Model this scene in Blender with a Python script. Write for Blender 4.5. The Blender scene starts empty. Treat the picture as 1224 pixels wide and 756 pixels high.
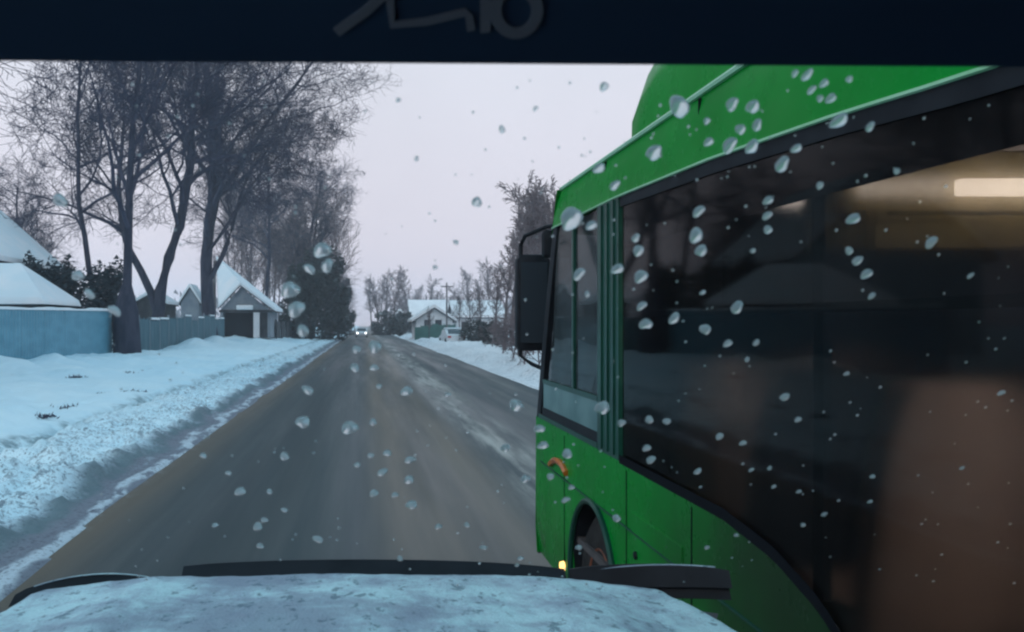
import bpy, bmesh, math, random
import numpy as np
from mathutils import Vector, Matrix

S = bpy.context.scene
COL = S.collection
R = math.radians
CAMH = 2.0
F = 1100.0            # focal length in pixels of the 1224 px wide photograph
VX, VY = 435.0, 388.0  # vanishing point of the road

# ------------------------------------------------------------------ camera
cd = bpy.data.cameras.new("camera")
cd.sensor_width = 36.0
cd.lens = 36.0 * F / 1224.0
cd.shift_x = 0.5 - VX / 1224.0
cd.shift_y = (VY - 378.0) / 1224.0
cd.clip_start = 0.02
cd.clip_end = 3000.0
cd.dof.use_dof = True
cd.dof.focus_distance = 14.0
cd.dof.aperture_fstop = 30.0
cam = bpy.data.objects.new("camera", cd)
COL.objects.link(cam)
cam.location = (0, 0, CAMH)
cam.rotation_euler = (R(90), 0, 0)
S.camera = cam

# ------------------------------------------------------------------ sky
SUN_EL, SUN_AZ = R(32), R(215)
w = bpy.data.worlds.new("World")
S.world = w
w.use_nodes = True
nt = w.node_tree
nt.nodes.clear()
out = nt.nodes.new("ShaderNodeOutputWorld")
sky = nt.nodes.new("ShaderNodeTexSky")
sky.sky_type = 'NISHITA'
sky.sun_disc = False
sky.sun_elevation = SUN_EL
sky.sun_rotation = SUN_AZ
sky.air_density = 1.5
sky.dust_density = 3.0
bg1 = nt.nodes.new("ShaderNodeBackground")
bg1.inputs[1].default_value = 0.06
nt.links.new(sky.outputs[0], bg1.inputs[0])
tc = nt.nodes.new("ShaderNodeTexCoord")
sx = nt.nodes.new("ShaderNodeSeparateXYZ")
nt.links.new(tc.outputs['Generated'], sx.inputs[0])
ramp = nt.nodes.new("ShaderNodeValToRGB")
ramp.color_ramp.elements[0].position = 0.0
ramp.color_ramp.elements[0].color = (0.80, 0.71, 0.80, 1)
ramp.color_ramp.elements[1].position = 0.75
ramp.color_ramp.elements[1].color = (0.40, 0.735, 0.96, 1)
e = ramp.color_ramp.elements.new(0.28)
e.color = (0.77, 0.78, 0.87, 1)
nt.links.new(sx.outputs[2], ramp.inputs[0])
cn = nt.nodes.new("ShaderNodeTexNoise")
cn.inputs['Scale'].default_value = 3.0
cn.inputs['Detail'].default_value = 4
nt.links.new(tc.outputs['Generated'], cn.inputs['Vector'])
cr = nt.nodes.new("ShaderNodeMapRange")
cr.inputs['To Min'].default_value = 0.88
cr.inputs['To Max'].default_value = 1.12
nt.links.new(cn.outputs['Fac'], cr.inputs['Value'])
mu = nt.nodes.new("ShaderNodeVectorMath")
mu.operation = 'SCALE'
nt.links.new(ramp.outputs[0], mu.inputs[0])
nt.links.new(cr.outputs[0], mu.inputs['Scale'])
bg2 = nt.nodes.new("ShaderNodeBackground")
nt.links.new(mu.outputs[0], bg2.inputs[0])
bg2.inputs[1].default_value = 1.12
mx = nt.nodes.new("ShaderNodeMixShader")
mx.inputs[0].default_value = 0.9
nt.links.new(bg1.outputs[0], mx.inputs[1])
nt.links.new(bg2.outputs[0], mx.inputs[2])
nt.links.new(mx.outputs[0], out.inputs[0])

# ------------------------------------------------------------------ sun behind the overcast
sd = bpy.data.lights.new("sun", 'SUN')
sd.energy = 0.5
sd.angle = R(20)
sd.color = (1.0, 0.95, 0.9)
sun = bpy.data.objects.new("sun", sd)
COL.objects.link(sun)
# azimuth measured from +Y clockwise, light comes from behind left
dirv = Vector((math.sin(SUN_AZ) * math.cos(SUN_EL), math.cos(SUN_AZ) * math.cos(SUN_EL), math.sin(SUN_EL)))
sun.rotation_euler = (-dirv).to_track_quat('-Z', 'Y').to_euler()
sun.location = (0, 0, 50)

S.view_settings.view_transform = 'Standard'
S.view_settings.look = 'None'
S.view_settings.exposure = 0.0
S.view_settings.gamma = 1.0
S.cycles.max_bounces = 8
S.cycles.volume_bounces = 2
S.cycles.transparent_max_bounces = 24
S.cycles.transmission_bounces = 8
S.cycles.filter_width = 2.3
S.cycles.use_denoising = True
S.cycles.caustics_reflective = False
S.cycles.caustics_refractive = False
S.cycles.sample_clamp_indirect = 4.0


# ================================================================== helpers
ORI = {}


def at(x, y, Y):
    """a point of the photograph at depth Y"""
    return Vector(((x - VX) * Y / F, Y, CAMH - (y - VY) * Y / F))


def PX(x, Y):
    return (x - VX) * Y / F


class MB:
    def __init__(s):
        s.v = []
        s.f = []

    def add(s, vs, fs):
        n = len(s.v)
        s.v.extend(tuple(p) for p in vs)
        s.f.extend(tuple(i + n for i in f) for f in fs)
        return s

    def box(s, a, b):
        (x0, y0, z0), (x1, y1, z1) = a, b
        return s.add([(x0, y0, z0), (x1, y0, z0), (x1, y1, z0), (x0, y1, z0),
                      (x0, y0, z1), (x1, y0, z1), (x1, y1, z1), (x0, y1, z1)],
                     [(0, 3, 2, 1), (4, 5, 6, 7), (0, 1, 5, 4), (1, 2, 6, 5), (2, 3, 7, 6), (3, 0, 4, 7)])

    def cbox(s, c, d):
        return s.box([c[i] - d[i] / 2 for i in range(3)], [c[i] + d[i] / 2 for i in range(3)])

    def tube(s, pts, rad, n=8, cap=True):
        pts = [Vector(p) for p in pts]
        m = len(pts)
        if not hasattr(rad, '__len__'):
            rad = [rad] * m
        base = len(s.v)
        up = Vector((0.13, 0.21, 0.97))
        for i, p in enumerate(pts):
            t = (pts[min(i + 1, m - 1)] - pts[max(i - 1, 0)])
            if t.length < 1e-9:
                t = Vector((0, 0, 1))
            t.normalize()
            u = t.cross(up)
            if u.length < 0.15:
                u = t.cross(Vector((1, 0.1, 0)))
            u.normalize()
            v = t.cross(u)
            for k in range(n):
                a = 2 * math.pi * k / n
                s.v.append(tuple(p + (u * math.cos(a) + v * math.sin(a)) * rad[i]))
        for i in range(m - 1):
            for k in range(n):
                a = base + i * n + k
                b = base + i * n + (k + 1) % n
                s.f.append((a, b, b + n, a + n))
        if cap and n > 2:
            s.f.append(tuple(base + k for k in range(n))[::-1])
            s.f.append(tuple(base + (m - 1) * n + k for k in range(n)))
        return s

    def lathe(s, prof, c, axis='X', n=24):
        """prof: list of (offset along axis, radius)"""
        base = len(s.v)
        for (o, r) in prof:
            for k in range(n):
                a = 2 * math.pi * k / n
                ca, sa = r * math.cos(a), r * math.sin(a)
                if axis == 'X':
                    p = (c[0] + o, c[1] + ca, c[2] + sa)
                elif axis == 'Z':
                    p = (c[0] + ca, c[1] + sa, c[2] + o)
                else:
                    p = (c[0] + ca, c[1] + o, c[2] + sa)
                s.v.append(p)
        for i in range(len(prof) - 1):
            for k in range(n):
                a = base + i * n + k
                b = base + i * n + (k + 1) % n
                s.f.append((a, b, b + n, a + n))
        s.f.append(tuple(base + k for k in range(n))[::-1])
        s.f.append(tuple(base + (len(prof) - 1) * n + k for k in range(n)))
        return s

    def grid(s, P):
        """P: 2d list of points"""
        base = len(s.v)
        nr, nc = len(P), len(P[0])
        for r in P:
            for p in r:
                s.v.append(tuple(p))
        for i in range(nr - 1):
            for j in range(nc - 1):
                a = base + i * nc + j
                s.f.append((a, a + 1, a + nc + 1, a + nc))
        return s

    def prism(s, poly, axis, a, b):
        """extrude a 2d polygon along axis 'X' (poly in y,z), 'Y' (poly in x,z) or 'Z' (poly in x,y)"""
        def P(p, t):
            if axis == 'X':
                return (t, p[0], p[1])
            if axis == 'Y':
                return (p[0], t, p[1])
            return (p[0], p[1], t)
        n = len(poly)
        vs = [P(p, a) for p in poly] + [P(p, b) for p in poly]
        fs = [tuple(range(n))[::-1], tuple(range(n, 2 * n))]
        fs += [(i, (i + 1) % n, n + (i + 1) % n, n + i) for i in range(n)]
        return s.add(vs, fs)

    def mesh(s, name, mat, org=(0, 0, 0), smooth=False, bevel=0):
        me = bpy.data.meshes.new(name)
        v = [(p[0] - org[0], p[1] - org[1], p[2] - org[2]) for p in s.v]
        me.from_pydata(v, [], s.f)
        bm = bmesh.new()
        bm.from_mesh(me)
        if len(bm.faces) < 60000:
            bmesh.ops.recalc_face_normals(bm, faces=bm.faces)
        if bevel:
            es = [e for e in bm.edges if len(e.link_faces) == 2 and e.calc_face_angle(0) > 0.5]
            bmesh.ops.bevel(bm, geom=es, offset=bevel, segments=2, affect='EDGES', profile=0.5)
        bm.to_mesh(me)
        bm.free()
        if mat:
            me.materials.append(mat)
        if smooth:
            me.polygons.foreach_set('use_smooth', [True] * len(me.polygons))
            if smooth != 2:
                try:
                    me.set_sharp_from_angle(angle=R(40))
                except Exception:
                    pass
        return me

    def build(s, name, mat, parent=None, smooth=False, bevel=0, label=None, kind=None):
        org = ORI.get(parent.name, (0, 0, 0)) if parent else (0, 0, 0)
        me = s.mesh(name, mat, org, smooth, bevel)
        o = bpy.data.objects.new(name, me)
        COL.objects.link(o)
        if parent:
            o.parent = parent
            ORI[o.name] = org
        if label:
            o['label'] = label
        if kind:
            o['kind'] = kind
        return o


def thing(name, label, cat, loc=(0, 0, 0), group=None):
    o = bpy.data.objects.new(name, None)
    o.empty_display_size = 0.3
    COL.objects.link(o)
    o.location = loc
    ORI[o.name] = tuple(loc)
    o['label'] = label
    o['category'] = cat
    if group:
        o['group'] = group
    return o


def tag(o, label, cat, group=None):
    o['label'] = label
    o['category'] = cat
    if group:
        o['group'] = group
    return o


def dup(root, loc, rz=0.0, sc=1.0, label=None, group=None):
    r = root.copy()
    COL.objects.link(r)
    r.location = loc
    r.rotation_euler = (0, 0, rz)
    r.scale = (sc, sc, sc) if not hasattr(sc, '__len__') else sc
    if label:
        r['label'] = label
    if group:
        r['group'] = group
    for ch in list(root.children):
        c = ch.copy()
        COL.objects.link(c)
        c.parent = r
        for g in list(ch.children):
            d = g.copy()
            COL.objects.link(d)
            d.parent = c
    return r


# ---------------------------------------------------------------- materials
def principled(name):
    m = bpy.data.materials.new(name)
    m.use_nodes = True
    n = m.node_tree
    b = n.nodes['Principled BSDF']
    return m, n, b


def noise(n, scale, detail=4, rough=0.55, vec=None, sc3=None):
    t = n.nodes.new('ShaderNodeTexNoise')
    t.inputs['Scale'].default_value = scale
    t.inputs['Detail'].default_value = detail
    t.inputs['Roughness'].default_value = rough
    c = n.nodes.new('ShaderNodeNewGeometry')
    src = vec or c.outputs['Position']
    if sc3:
        mp = n.nodes.new('ShaderNodeMapping')
        mp.inputs['Scale'].default_value = sc3
        n.links.new(src, mp.inputs['Vector'])
        src = mp.outputs[0]
    n.links.new(src, t.inputs['Vector'])
    return t.outputs['Fac']


def maprange(n, v, a, b, c=0.0, d=1.0):
    t = n.nodes.new('ShaderNodeMapRange')
    t.interpolation_type = 'SMOOTHSTEP'
    t.inputs['From Min'].default_value = a
    t.inputs['From Max'].default_value = b
    t.inputs['To Min'].default_value = c
    t.inputs['To Max'].default_value = d
    n.links.new(v, t.inputs['Value'])
    return t.outputs[0]


def mix(n, fac, a, b):
    t = n.nodes.new('ShaderNodeMix')
    t.data_type = 'RGBA'
    if hasattr(fac, 'links') or not isinstance(fac, (int, float)):
        n.links.new(fac, t.inputs[0])
    else:
        t.inputs[0].default_value = fac
    for k, c in ((6, a), (7, b)):
        if isinstance(c, tuple):
            t.inputs[k].default_value = (*c, 1)
        else:
            n.links.new(c, t.inputs[k])
    return t.outputs[2]


def math_(n, op, a, b=None):
    t = n.nodes.new('ShaderNodeMath')
    t.operation = op
    for k, c in enumerate((a, b)):
        if c is None:
            continue
        if isinstance(c, (int, float)):
            t.inputs[k].default_value = c
        else:
            n.links.new(c, t.inputs[k])
    return t.outputs[0]


def bump(n, b, h, strength=0.3, dist=0.02):
    t = n.nodes.new('ShaderNodeBump')
    t.inputs['Strength'].default_value = strength
    t.inputs['Distance'].default_value = dist
    n.links.new(h, t.inputs['Height'])
    n.links.new(t.outputs[0], b.inputs['Normal'])


def simple(name, c1, c2=None, scale=3.0, rough=0.7, spec=0.4, metal=0.0, coat=0.0, bmp=0.0, sc3=None, detail=4, lo=0.35, hi=0.65, emit=None):
    m, n, b = principled(name)
    b.inputs['Roughness'].default_value = rough
    b.inputs['Metallic'].default_value = metal
    b.inputs['Specular IOR Level'].default_value = spec
    b.inputs['Coat Weight'].default_value = coat
    if c2:
        f = noise(n, scale, detail, sc3=sc3)
        n.links.new(mix(n, maprange(n, f, lo, hi), c1, c2), b.inputs['Base Color'])
        if bmp:
            bump(n, b, f, bmp)
    else:
        b.inputs['Base Color'].default_value = (*c1, 1)
    if emit:
        b.inputs['Emission Color'].default_value = (*emit[0], 1)
        b.inputs['Emission Strength'].default_value = emit[1]
    return m


def glass(name, tint, rough=0.0, f0=0.04, fmul=1.0, dirt=None, reflect=1.0, fog=None):
    """thin pane: tinted transparency plus a facing-dependent mirror, optionally a film of dirt"""
    m = bpy.data.materials.new(name)
    m.use_nodes = True
    n = m.node_tree
    n.nodes.clear()
    o = n.nodes.new('ShaderNodeOutputMaterial')
    tr = n.nodes.new('ShaderNodeBsdfTransparent')
    tr.inputs[0].default_value = (*tint, 1)
    through = tr.outputs[0]
    if fog:
        rf = n.nodes.new('ShaderNodeBsdfRefraction')
        rf.inputs['IOR'].default_value = 1.3
        rf.inputs['Roughness'].default_value = fog[0]
        rf.inputs['Color'].default_value = (*tint, 1)
        fm = n.nodes.new('ShaderNodeMixShader')
        gz_ = n.nodes.new('ShaderNodeNewGeometry')
        sz_ = n.nodes.new('ShaderNodeSeparateXYZ')
        n.links.new(gz_.outputs['Position'], sz_.inputs[0])
        n.links.new(math_(n, 'MULTIPLY', maprange(n, math_(n, 'ADD', sz_.outputs[2], noise(n, 1.5, 4)), 2.75, 2.2, 0.35, 1.0), fog[1]), fm.inputs[0])
        n.links.new(tr.outputs[0], fm.inputs[1])
        n.links.new(rf.outputs[0], fm.inputs[2])
        through = fm.outputs[0]
    gl = n.nodes.new('ShaderNodeBsdfGlossy')
    gl.inputs['Roughness'].default_value = rough
    gl.inputs['Color'].default_value = (reflect, reflect, reflect, 1)
    lw = n.nodes.new('ShaderNodeLayerWeight')
    lw.inputs[0].default_value = 0.5
    p = math_(n, 'POWER', lw.outputs['Facing'], 5.0)
    fac = math_(n, 'MULTIPLY_ADD', p, (1 - f0) * fmul)
    fac.node.inputs[2].default_value = f0 * fmul
    mxs = n.nodes.new('ShaderNodeMixShader')
    n.links.new(fac, mxs.inputs[0])
    n.links.new(through, mxs.inputs[1])
    n.links.new(gl.outputs[0], mxs.inputs[2])
    last = mxs.outputs[0]
    if dirt:
        df = n.nodes.new('ShaderNodeBsdfDiffuse')
        df.inputs[0].default_value = (*dirt[0], 1)
        f = maprange(n, noise(n, dirt[2], 5, 0.6, sc3=dirt[3]), 0.35, 0.75, dirt[4], dirt[1])
        m2 = n.nodes.new('ShaderNodeMixShader')
        n.links.new(f, m2.inputs[0])
        n.links.new(last, m2.inputs[1])
        n.links.new(df.outputs[0], m2.inputs[2])
        last = m2.outputs[0]
    n.links.new(last, o.inputs[0])
    return m


# snow on open ground, dirty where traffic threw slush on it
def ground_mat():
    m, n, b = principled("snow_ground")
    g = n.nodes.new('ShaderNodeNewGeometry')
    s = n.nodes.new('ShaderNodeSeparateXYZ')
    n.links.new(g.outputs['Position'], s.inputs[0])
    wob = math_(n, 'MULTIPLY', math_(n, 'SUBTRACT', noise(n, 0.5, 3), 0.5), 0.9)
    x = math_(n, 'ADD', s.outputs[0], wob)
    x = math_(n, 'SUBTRACT', x, maprange(n, s.outputs[1], 6.0, 11.0, 0.24, 0.0))
    big = maprange(n, noise(n, 0.5, 5), 0.3, 0.7)
    clean = mix(n, big, (0.64, 0.84, 0.92), (0.74, 0.90, 0.95))
    clean = mix(n, maprange(n, s.outputs[0], 3.0, 4.5), clean, (0.82, 0.82, 0.83))  # cyan screen cast put into the left snow's colour, right kept neutral
    # ploughed strip: grey brown crumbs
    clump = maprange(n, noise(n, 0.8, 5, 0.6, sc3=(1.4, 0.5, 1)), 0.36, 0.62)
    crumb = math_(n, 'MULTIPLY', maprange(n, noise(n, 8.0, 7, 0.8), 0.50, 0.57), clump)
    fine = maprange(n, noise(n, 20.0, 4, 0.75), 0.555, 0.60)
    strip_l = math_(n, 'MULTIPLY', maprange(n, x, -5.5, -4.6), maprange(n, x, -2.9, -2.6, 1, 0))
    strip_r = math_(n, 'MULTIPLY', maprange(n, x, 8.5, 5.6), maprange(n, x, 5.0, 5.2))
    strip = math_(n, 'ADD', strip_l, math_(n, 'MULTIPLY', strip_r, 0.75))
    dirt = math_(n, 'MULTIPLY', math_(n, 'MAXIMUM', crumb, math_(n, 'MULTIPLY', fine, 0.9)), strip)
    c = mix(n, math_(n, 'MULTIPLY', dirt, 0.85), clean, (0.10, 0.13, 0.17))
    # brown slush right at the asphalt
    slush = math_(n, 'MULTIPLY', maprange(n, x, -3.75, -3.25), maprange(n, x, 0.0, 1.0, 1, 0))
    slush2 = math_(n, 'MULTIPLY', slush, maprange(n, noise(n, 3.0, 6, 0.7, sc3=(1, 0.25, 1)), 0.22, 0.46))
    c = mix(n, math_(n, 'MULTIPLY', slush2, 0.92), c, (0.15, 0.155, 0.195))
    ridge = math_(n, 'MULTIPLY', maprange(n, x, -3.02, -2.95), maprange(n, x, -2.86, -2.78, 1, 0))
    ridge = math_(n, 'MULTIPLY', ridge, maprange(n, noise(n, 6.0, 5, 0.7, sc3=(1, 0.35, 1)), 0.40, 0.52))
    c = mix(n, math_(n, 'MULTIPLY', ridge, 0.85), c, (0.58, 0.66, 0.72))
    c = mix(n, math_(n, 'MULTIPLY', math_(n, 'MULTIPLY', fine, slush), 0.6), c, (0.06, 0.07, 0.09))
    # the trodden rut
    rut = math_(n, 'MULTIPLY', maprange(n, x, -5.75, -5.4), maprange(n, x, -5.25, -4.95, 1, 0))
    rut = math_(n, 'MULTIPLY', rut, maprange(n, noise(n, 3.0, 5, 0.7), 0.35, 0.6))
    c = mix(n, math_(n, 'MULTIPLY', rut, 0.85), c, (0.17, 0.25, 0.28))
    edge = math_(n, 'MULTIPLY', maprange(n, x, -3.55, -3.38), maprange(n, x, -3.3, -3.12, 1, 0))
    edge = math_(n, 'MULTIPLY', edge, maprange(n, noise(n, 2.5, 5, 0.7), 0.3, 0.5))
    c = mix(n, math_(n, 'MULTIPLY', edge, 0.8), c, (0.12, 0.18, 0.20))
    # a few grass tufts and clods poking out
    spots = math_(n, 'MULTIPLY', maprange(n, noise(n, 1.6, 4, 0.65), 0.67, 0.72), maprange(n, x, -5.2, -5.6))
    c = mix(n, math_(n, 'MULTIPLY', spots, 0.5), c, (0.25, 0.28, 0.28))
    n.links.new(c, b.inputs['Base Color'])
    b.inputs['Roughness'].default_value = 0.75
    b.inputs['Specular IOR Level'].default_value = 0.25
    hb = math_(n, 'ADD', noise(n, 14.0, 6, 0.7), math_(n, 'MULTIPLY', noise(n, 2.0, 4), 1.5))
    bump(n, b, hb, 0.45, 0.05)
    return m


def road_mat():
    m, n, b = principled("wet_asphalt")
    g = n.nodes.new('ShaderNodeNewGeometry')
    s = n.nodes.new('ShaderNodeSeparateXYZ')
    n.links.new(g.outputs['Position'], s.inputs[0])
    wob = math_(n, 'MULTIPLY', math_(n, 'SUBTRACT', noise(n, 0.35, 5, 0.6, sc3=(1, 0.10, 1)), 0.5), 0.8)
    x = math_(n, 'ADD', s.outputs[0], wob)
    grain = noise(n, 60.0, 3, 0.6)
    streak = maprange(n, noise(n, 1.4, 6, 0.65, sc3=(1.6, 0.03, 1)), 0.35, 0.68)
    patch = maprange(n, noise(n, 0.7, 5, 0.6, sc3=(1, 0.08, 1)), 0.35, 0.65)
    c = mix(n, streak, (0.034, 0.050, 0.056), (0.060, 0.071, 0.073))
    # brownish sludge between the wheel tracks and at the left edge
    br = math_(n, 'MULTIPLY', maprange(n, x, -0.2, 0.5), maprange(n, x, 1.2, 2.0, 1, 0))
    brl = maprange(n, x, -1.9, -2.8)
    c = mix(n, math_(n, 'MULTIPLY', math_(n, 'MAXIMUM', br, brl), math_(n, 'MULTIPLY_ADD', patch, 0.5)), c, (0.160, 0.122, 0.088))
    # thin dry salt and packed snow left of the bus
    sn = math_(n, 'MULTIPLY', maprange(n, x, 1.55, 2.1), maprange(n, x, 2.3, 3.0, 1, 0))
    sn = math_(n, 'MULTIPLY', sn, maprange(n, noise(n, 2.2, 6, 0.7, sc3=(1, 0.08, 1)), 0.38, 0.68))
    c = mix(n, math_(n, 'MULTIPLY', sn, 0.95), c, (0.42, 0.40, 0.36))
    gen = math_(n, 'MULTIPLY', maprange(n, x, 0.4, 2.0), maprange(n, noise(n, 0.9, 6, 0.7, sc3=(1, 0.06, 1)), 0.42, 0.7))
    c = mix(n, math_(n, 'MULTIPLY', gen, 0.45), c, (0.20, 0.19, 0.165))
    # darker, wetter wheel tracks
    for (a_, b_) in ((-1.55, -0.9), (0.55, 1.15), (3.0, 3.7)):
        tk = math_(n, 'MULTIPLY', maprange(n, x, a_ - 0.25, a_ + 0.1), maprange(n, x, b_ - 0.1, b_ + 0.25, 1, 0))
        tk = math_(n, 'MULTIPLY', tk, maprange(n, noise(n, 1.5, 5, 0.6, sc3=(1, 0.12, 1)), 0.25, 0.6))
        c = mix(n, math_(n, 'MULTIPLY', tk, 0.45), c, (0.034, 0.042, 0.046))
    # slush crumbs dragged in at the left edge
    ed = math_(n, 'MULTIPLY', maprange(n, x, -2.5, -2.95), maprange(n, noise(n, 7.0, 6, 0.75, sc3=(1, 0.5, 1)), 0.5, 0.62))
    c = mix(n, math_(n, 'MULTIPLY', ed, 0.55), c, (0.38, 0.42, 0.45))
    c = mix(n, maprange(n, grain, 0.2, 0.8, 0.0, 0.16), c, (0.02, 0.02, 0.02))
    n.links.new(c, b.inputs['Base Color'])
    n.links.new(maprange(n, noise(n, 0.8, 5, 0.6, sc3=(1, 0.04, 1)), 0.3, 0.7, 0.42, 0.75), b.inputs['Roughness'])
    b.inputs['Specular IOR Level'].default_value = 0.3
    bump(n, b, grain, 0.35, 0.01)
    return m


M = {}
M['ground'] = ground_mat()
M['road'] = road_mat()
M['snow'] = simple("roof_snow", (0.74, 0.83, 0.87), (0.84, 0.87, 0.89), 0.8, 0.8, 0.2, bmp=0.3)
M['snow_pale'] = simple('pale_roof_snow', (0.80, 0.79, 0.80), (0.88, 0.87, 0.87), 0.8, 0.8, 0.2, bmp=0.3)  # same snow, paler to offset the cyan sky light
M['bark'] = simple("dark_bark", (0.024, 0.030, 0.052), (0.050, 0.054, 0.080), 4.0, 0.9, 0.2, bmp=0.6, sc3=(1, 1, 0.25))
M['twig'] = simple("dark_twigs", (0.036, 0.042, 0.070), (0.066, 0.070, 0.105), 1.0, 0.9, 0.15)
M['twigbrown'] = simple("brown_twigs", (0.10, 0.080, 0.088), (0.20, 0.165, 0.17), 0.8, 0.9, 0.15)
M['barkbrown'] = simple("brown_bark", (0.075, 0.062, 0.066), (0.13, 0.11, 0.11), 3.0, 0.9, 0.2)
M['needle'] = simple("dark_needles", (0.020, 0.030, 0.030), (0.045, 0.058, 0.055), 1.2, 0.85, 0.2)
M['hedge'] = simple("dark_hedge", (0.018, 0.032, 0.042), (0.040, 0.060, 0.070), 1.5, 0.85, 0.2)
M['teal'] = simple("teal_sheet", (0.085, 0.27, 0.36), (0.115, 0.32, 0.42), 0.9, 0.5, 0.4, sc3=(1, 1, 3))
M['tealpost'] = simple("teal_post", (0.06, 0.16, 0.20), (0.08, 0.19, 0.23), 2.0, 0.5)
M['slat'] = simple("grey_boards", (0.055, 0.130, 0.160), (0.095, 0.180, 0.215), 1.6, 0.85, 0.2, sc3=(1, 2.0, 0.3))
M['darkwood'] = simple("dark_boards", (0.025, 0.03, 0.035), (0.05, 0.055, 0.06), 1.5, 0.85)
M['wallgrey'] = simple("grey_stucco", (0.17, 0.21, 0.25), (0.23, 0.27, 0.30), 1.4, 0.9)
M['wallblue'] = simple("blue_wall", (0.20, 0.33, 0.38), (0.26, 0.40, 0.45), 0.8, 0.8)
M['wallwhite'] = simple("white_wall", (0.62, 0.64, 0.66), (0.74, 0.75, 0.76), 0.8, 0.85)
M['green_fence'] = simple("green_fence", (0.03, 0.12, 0.10), (0.05, 0.15, 0.13), 1.0, 0.7)
M['hole'] = simple("dark_interior", (0.010, 0.012, 0.016), rough=0.95, spec=0.03)
M['pane'] = simple("dark_window", (0.03, 0.04, 0.05), rough=0.1, spec=0.6)
M['wood'] = simple("weathered_pole", (0.10, 0.095, 0.10), (0.15, 0.14, 0.14), 3.0, 0.9, sc3=(4, 4, 0.5))
M['wire'] = simple("wire", (0.03, 0.03, 0.03))


def paint_mat():
    m, n, b = principled("green_bus_paint")
    f = noise(n, 1.3, 6, 0.65)
    c = mix(n, maprange(n, f, 0.3, 0.7), (0.0012, 0.205, 0.022), (0.0016, 0.265, 0.032))
    g = n.nodes.new('ShaderNodeNewGeometry')
    s = n.nodes.new('ShaderNodeSeparateXYZ')
    n.links.new(g.outputs['Position'], s.inputs[0])
    # road film on the lowest part of the body
    low = math_(n, 'MULTIPLY', maprange(n, s.outputs[2], 0.85, 0.35), maprange(n, noise(n, 5.0, 6, 0.7), 0.35, 0.7))
    c = mix(n, math_(n, 'MULTIPLY', low, 0.45), c, (0.05, 0.075, 0.04))
    # green darkens to near-black towards the rear of the lower side
    spray = math_(n, 'ADD', math_(n, 'MULTIPLY', s.outputs[1], -1.0), math_(n, 'MULTIPLY', noise(n, 1.1, 5, 0.65), 1.5))
    spray = math_(n, 'MULTIPLY', maprange(n, spray, -3.7, -2.0), maprange(n, s.outputs[2], 1.9, 1.4))
    c = mix(n, math_(n, 'MULTIPLY', spray, 0.88), c, (0.020, 0.022, 0.018))
    dots = math_(n, 'MULTIPLY', maprange(n, noise(n, 34.0, 4, 0.7), 0.58, 0.68), maprange(n, s.outputs[2], 1.5, 0.6))
    c = mix(n, math_(n, 'MULTIPLY', dots, 0.5), c, (0.05, 0.06, 0.045))
    n.links.new(c, b.inputs['Base Color'])
    n.links.new(maprange(n, noise(n, 3.0, 5, 0.6), 0.3, 0.7, 0.22, 0.34), b.inputs['Roughness'])
    b.inputs['Specular IOR Level'].default_value = 0.06
    bump(n, b, noise(n, 1.6, 2), 0.08, 0.05)
    return m


M['green'] = paint_mat()
M['green_edge'] = simple("pale_green_trim", (0.25, 0.55, 0.30), (0.32, 0.60, 0.38), 5.0, 0.35, 0.5)
M['green_dark'] = simple("dark_green_post", (0.004, 0.045, 0.032), (0.008, 0.065, 0.045), 4.0, 0.35, 0.3)
M['teal_panel'] = simple("frosted_teal_panel", (0.06, 0.15, 0.15), (0.12, 0.23, 0.23), 4.0, 0.35, 0.5)
M['black'] = simple("black_plastic", (0.008, 0.010, 0.014), (0.014, 0.017, 0.022), 8.0, 0.55, 0.12)
M['rubber'] = simple("black_rubber", (0.012, 0.012, 0.013), (0.028, 0.027, 0.026), 14.0, 0.85, 0.2, bmp=0.2)
M['rim'] = simple("rusty_brown_rim", (0.26, 0.075, 0.03), (0.12, 0.045, 0.03), 8.0, 0.6, 0.4)
M['amber'] = simple("amber_lens", (0.55, 0.16, 0.02), (0.40, 0.10, 0.015), 30.0, 0.2, 0.5)
M['amber_lit'] = simple("lit_amber_lamp", (0.8, 0.4, 0.1), emit=((1.0, 0.55, 0.18), 2.5))
M['fill_lamp'] = simple("added_fill_tube", (0.9, 0.85, 0.75), emit=((1.0, 0.91, 0.76), 20.0))  # for the tubes added to brighten the bus seats
M['lamp_soft'] = simple("dim_ceiling_tube", (0.9, 0.85, 0.75), emit=((1.0, 0.88, 0.66), 6.0))
M['seat'] = simple("brown_upholstery", (0.56, 0.42, 0.35), (0.64, 0.50, 0.43), 6.0, 0.9, 0.2)
M['seat_dark'] = simple("dark_upholstery", (0.022, 0.022, 0.03), (0.04, 0.04, 0.05), 6.0, 0.9, 0.2)
M['bus_in'] = simple("bus_lining", (0.07, 0.068, 0.07), (0.11, 0.10, 0.10), 2.0, 0.8, 0.2)
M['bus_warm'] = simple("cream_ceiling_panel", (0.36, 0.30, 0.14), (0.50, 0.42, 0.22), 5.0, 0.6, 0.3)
M['chrome'] = simple("bright_rail", (0.6, 0.6, 0.6), rough=0.25, metal=1.0)
M['busglass'] = glass("tinted_bus_glass", (0.48, 0.46, 0.47), 0.04, 0.02, 0.30, dirt=((0.05, 0.048, 0.05), 0.14, 1.3, (1, 1, 0.5), 0.03), fog=(0.26, 0.95))
M['busglass_far'] = glass("dark_far_bus_glass", (0.16, 0.16, 0.18), 0.05, 0.03, 0.6)
M['busfront'] = glass("dark_windscreen_glass", (0.20, 0.21, 0.22), 0.03, 0.03, 0.5)
M['cabglass'] = glass("clear_cab_glass", (0.42, 0.47, 0.48), 0.03, 0.03, 0.28, dirt=((0.10, 0.12, 0.12), 0.30, 2.0, (1, 1, 0.6), 0.08))
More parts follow.
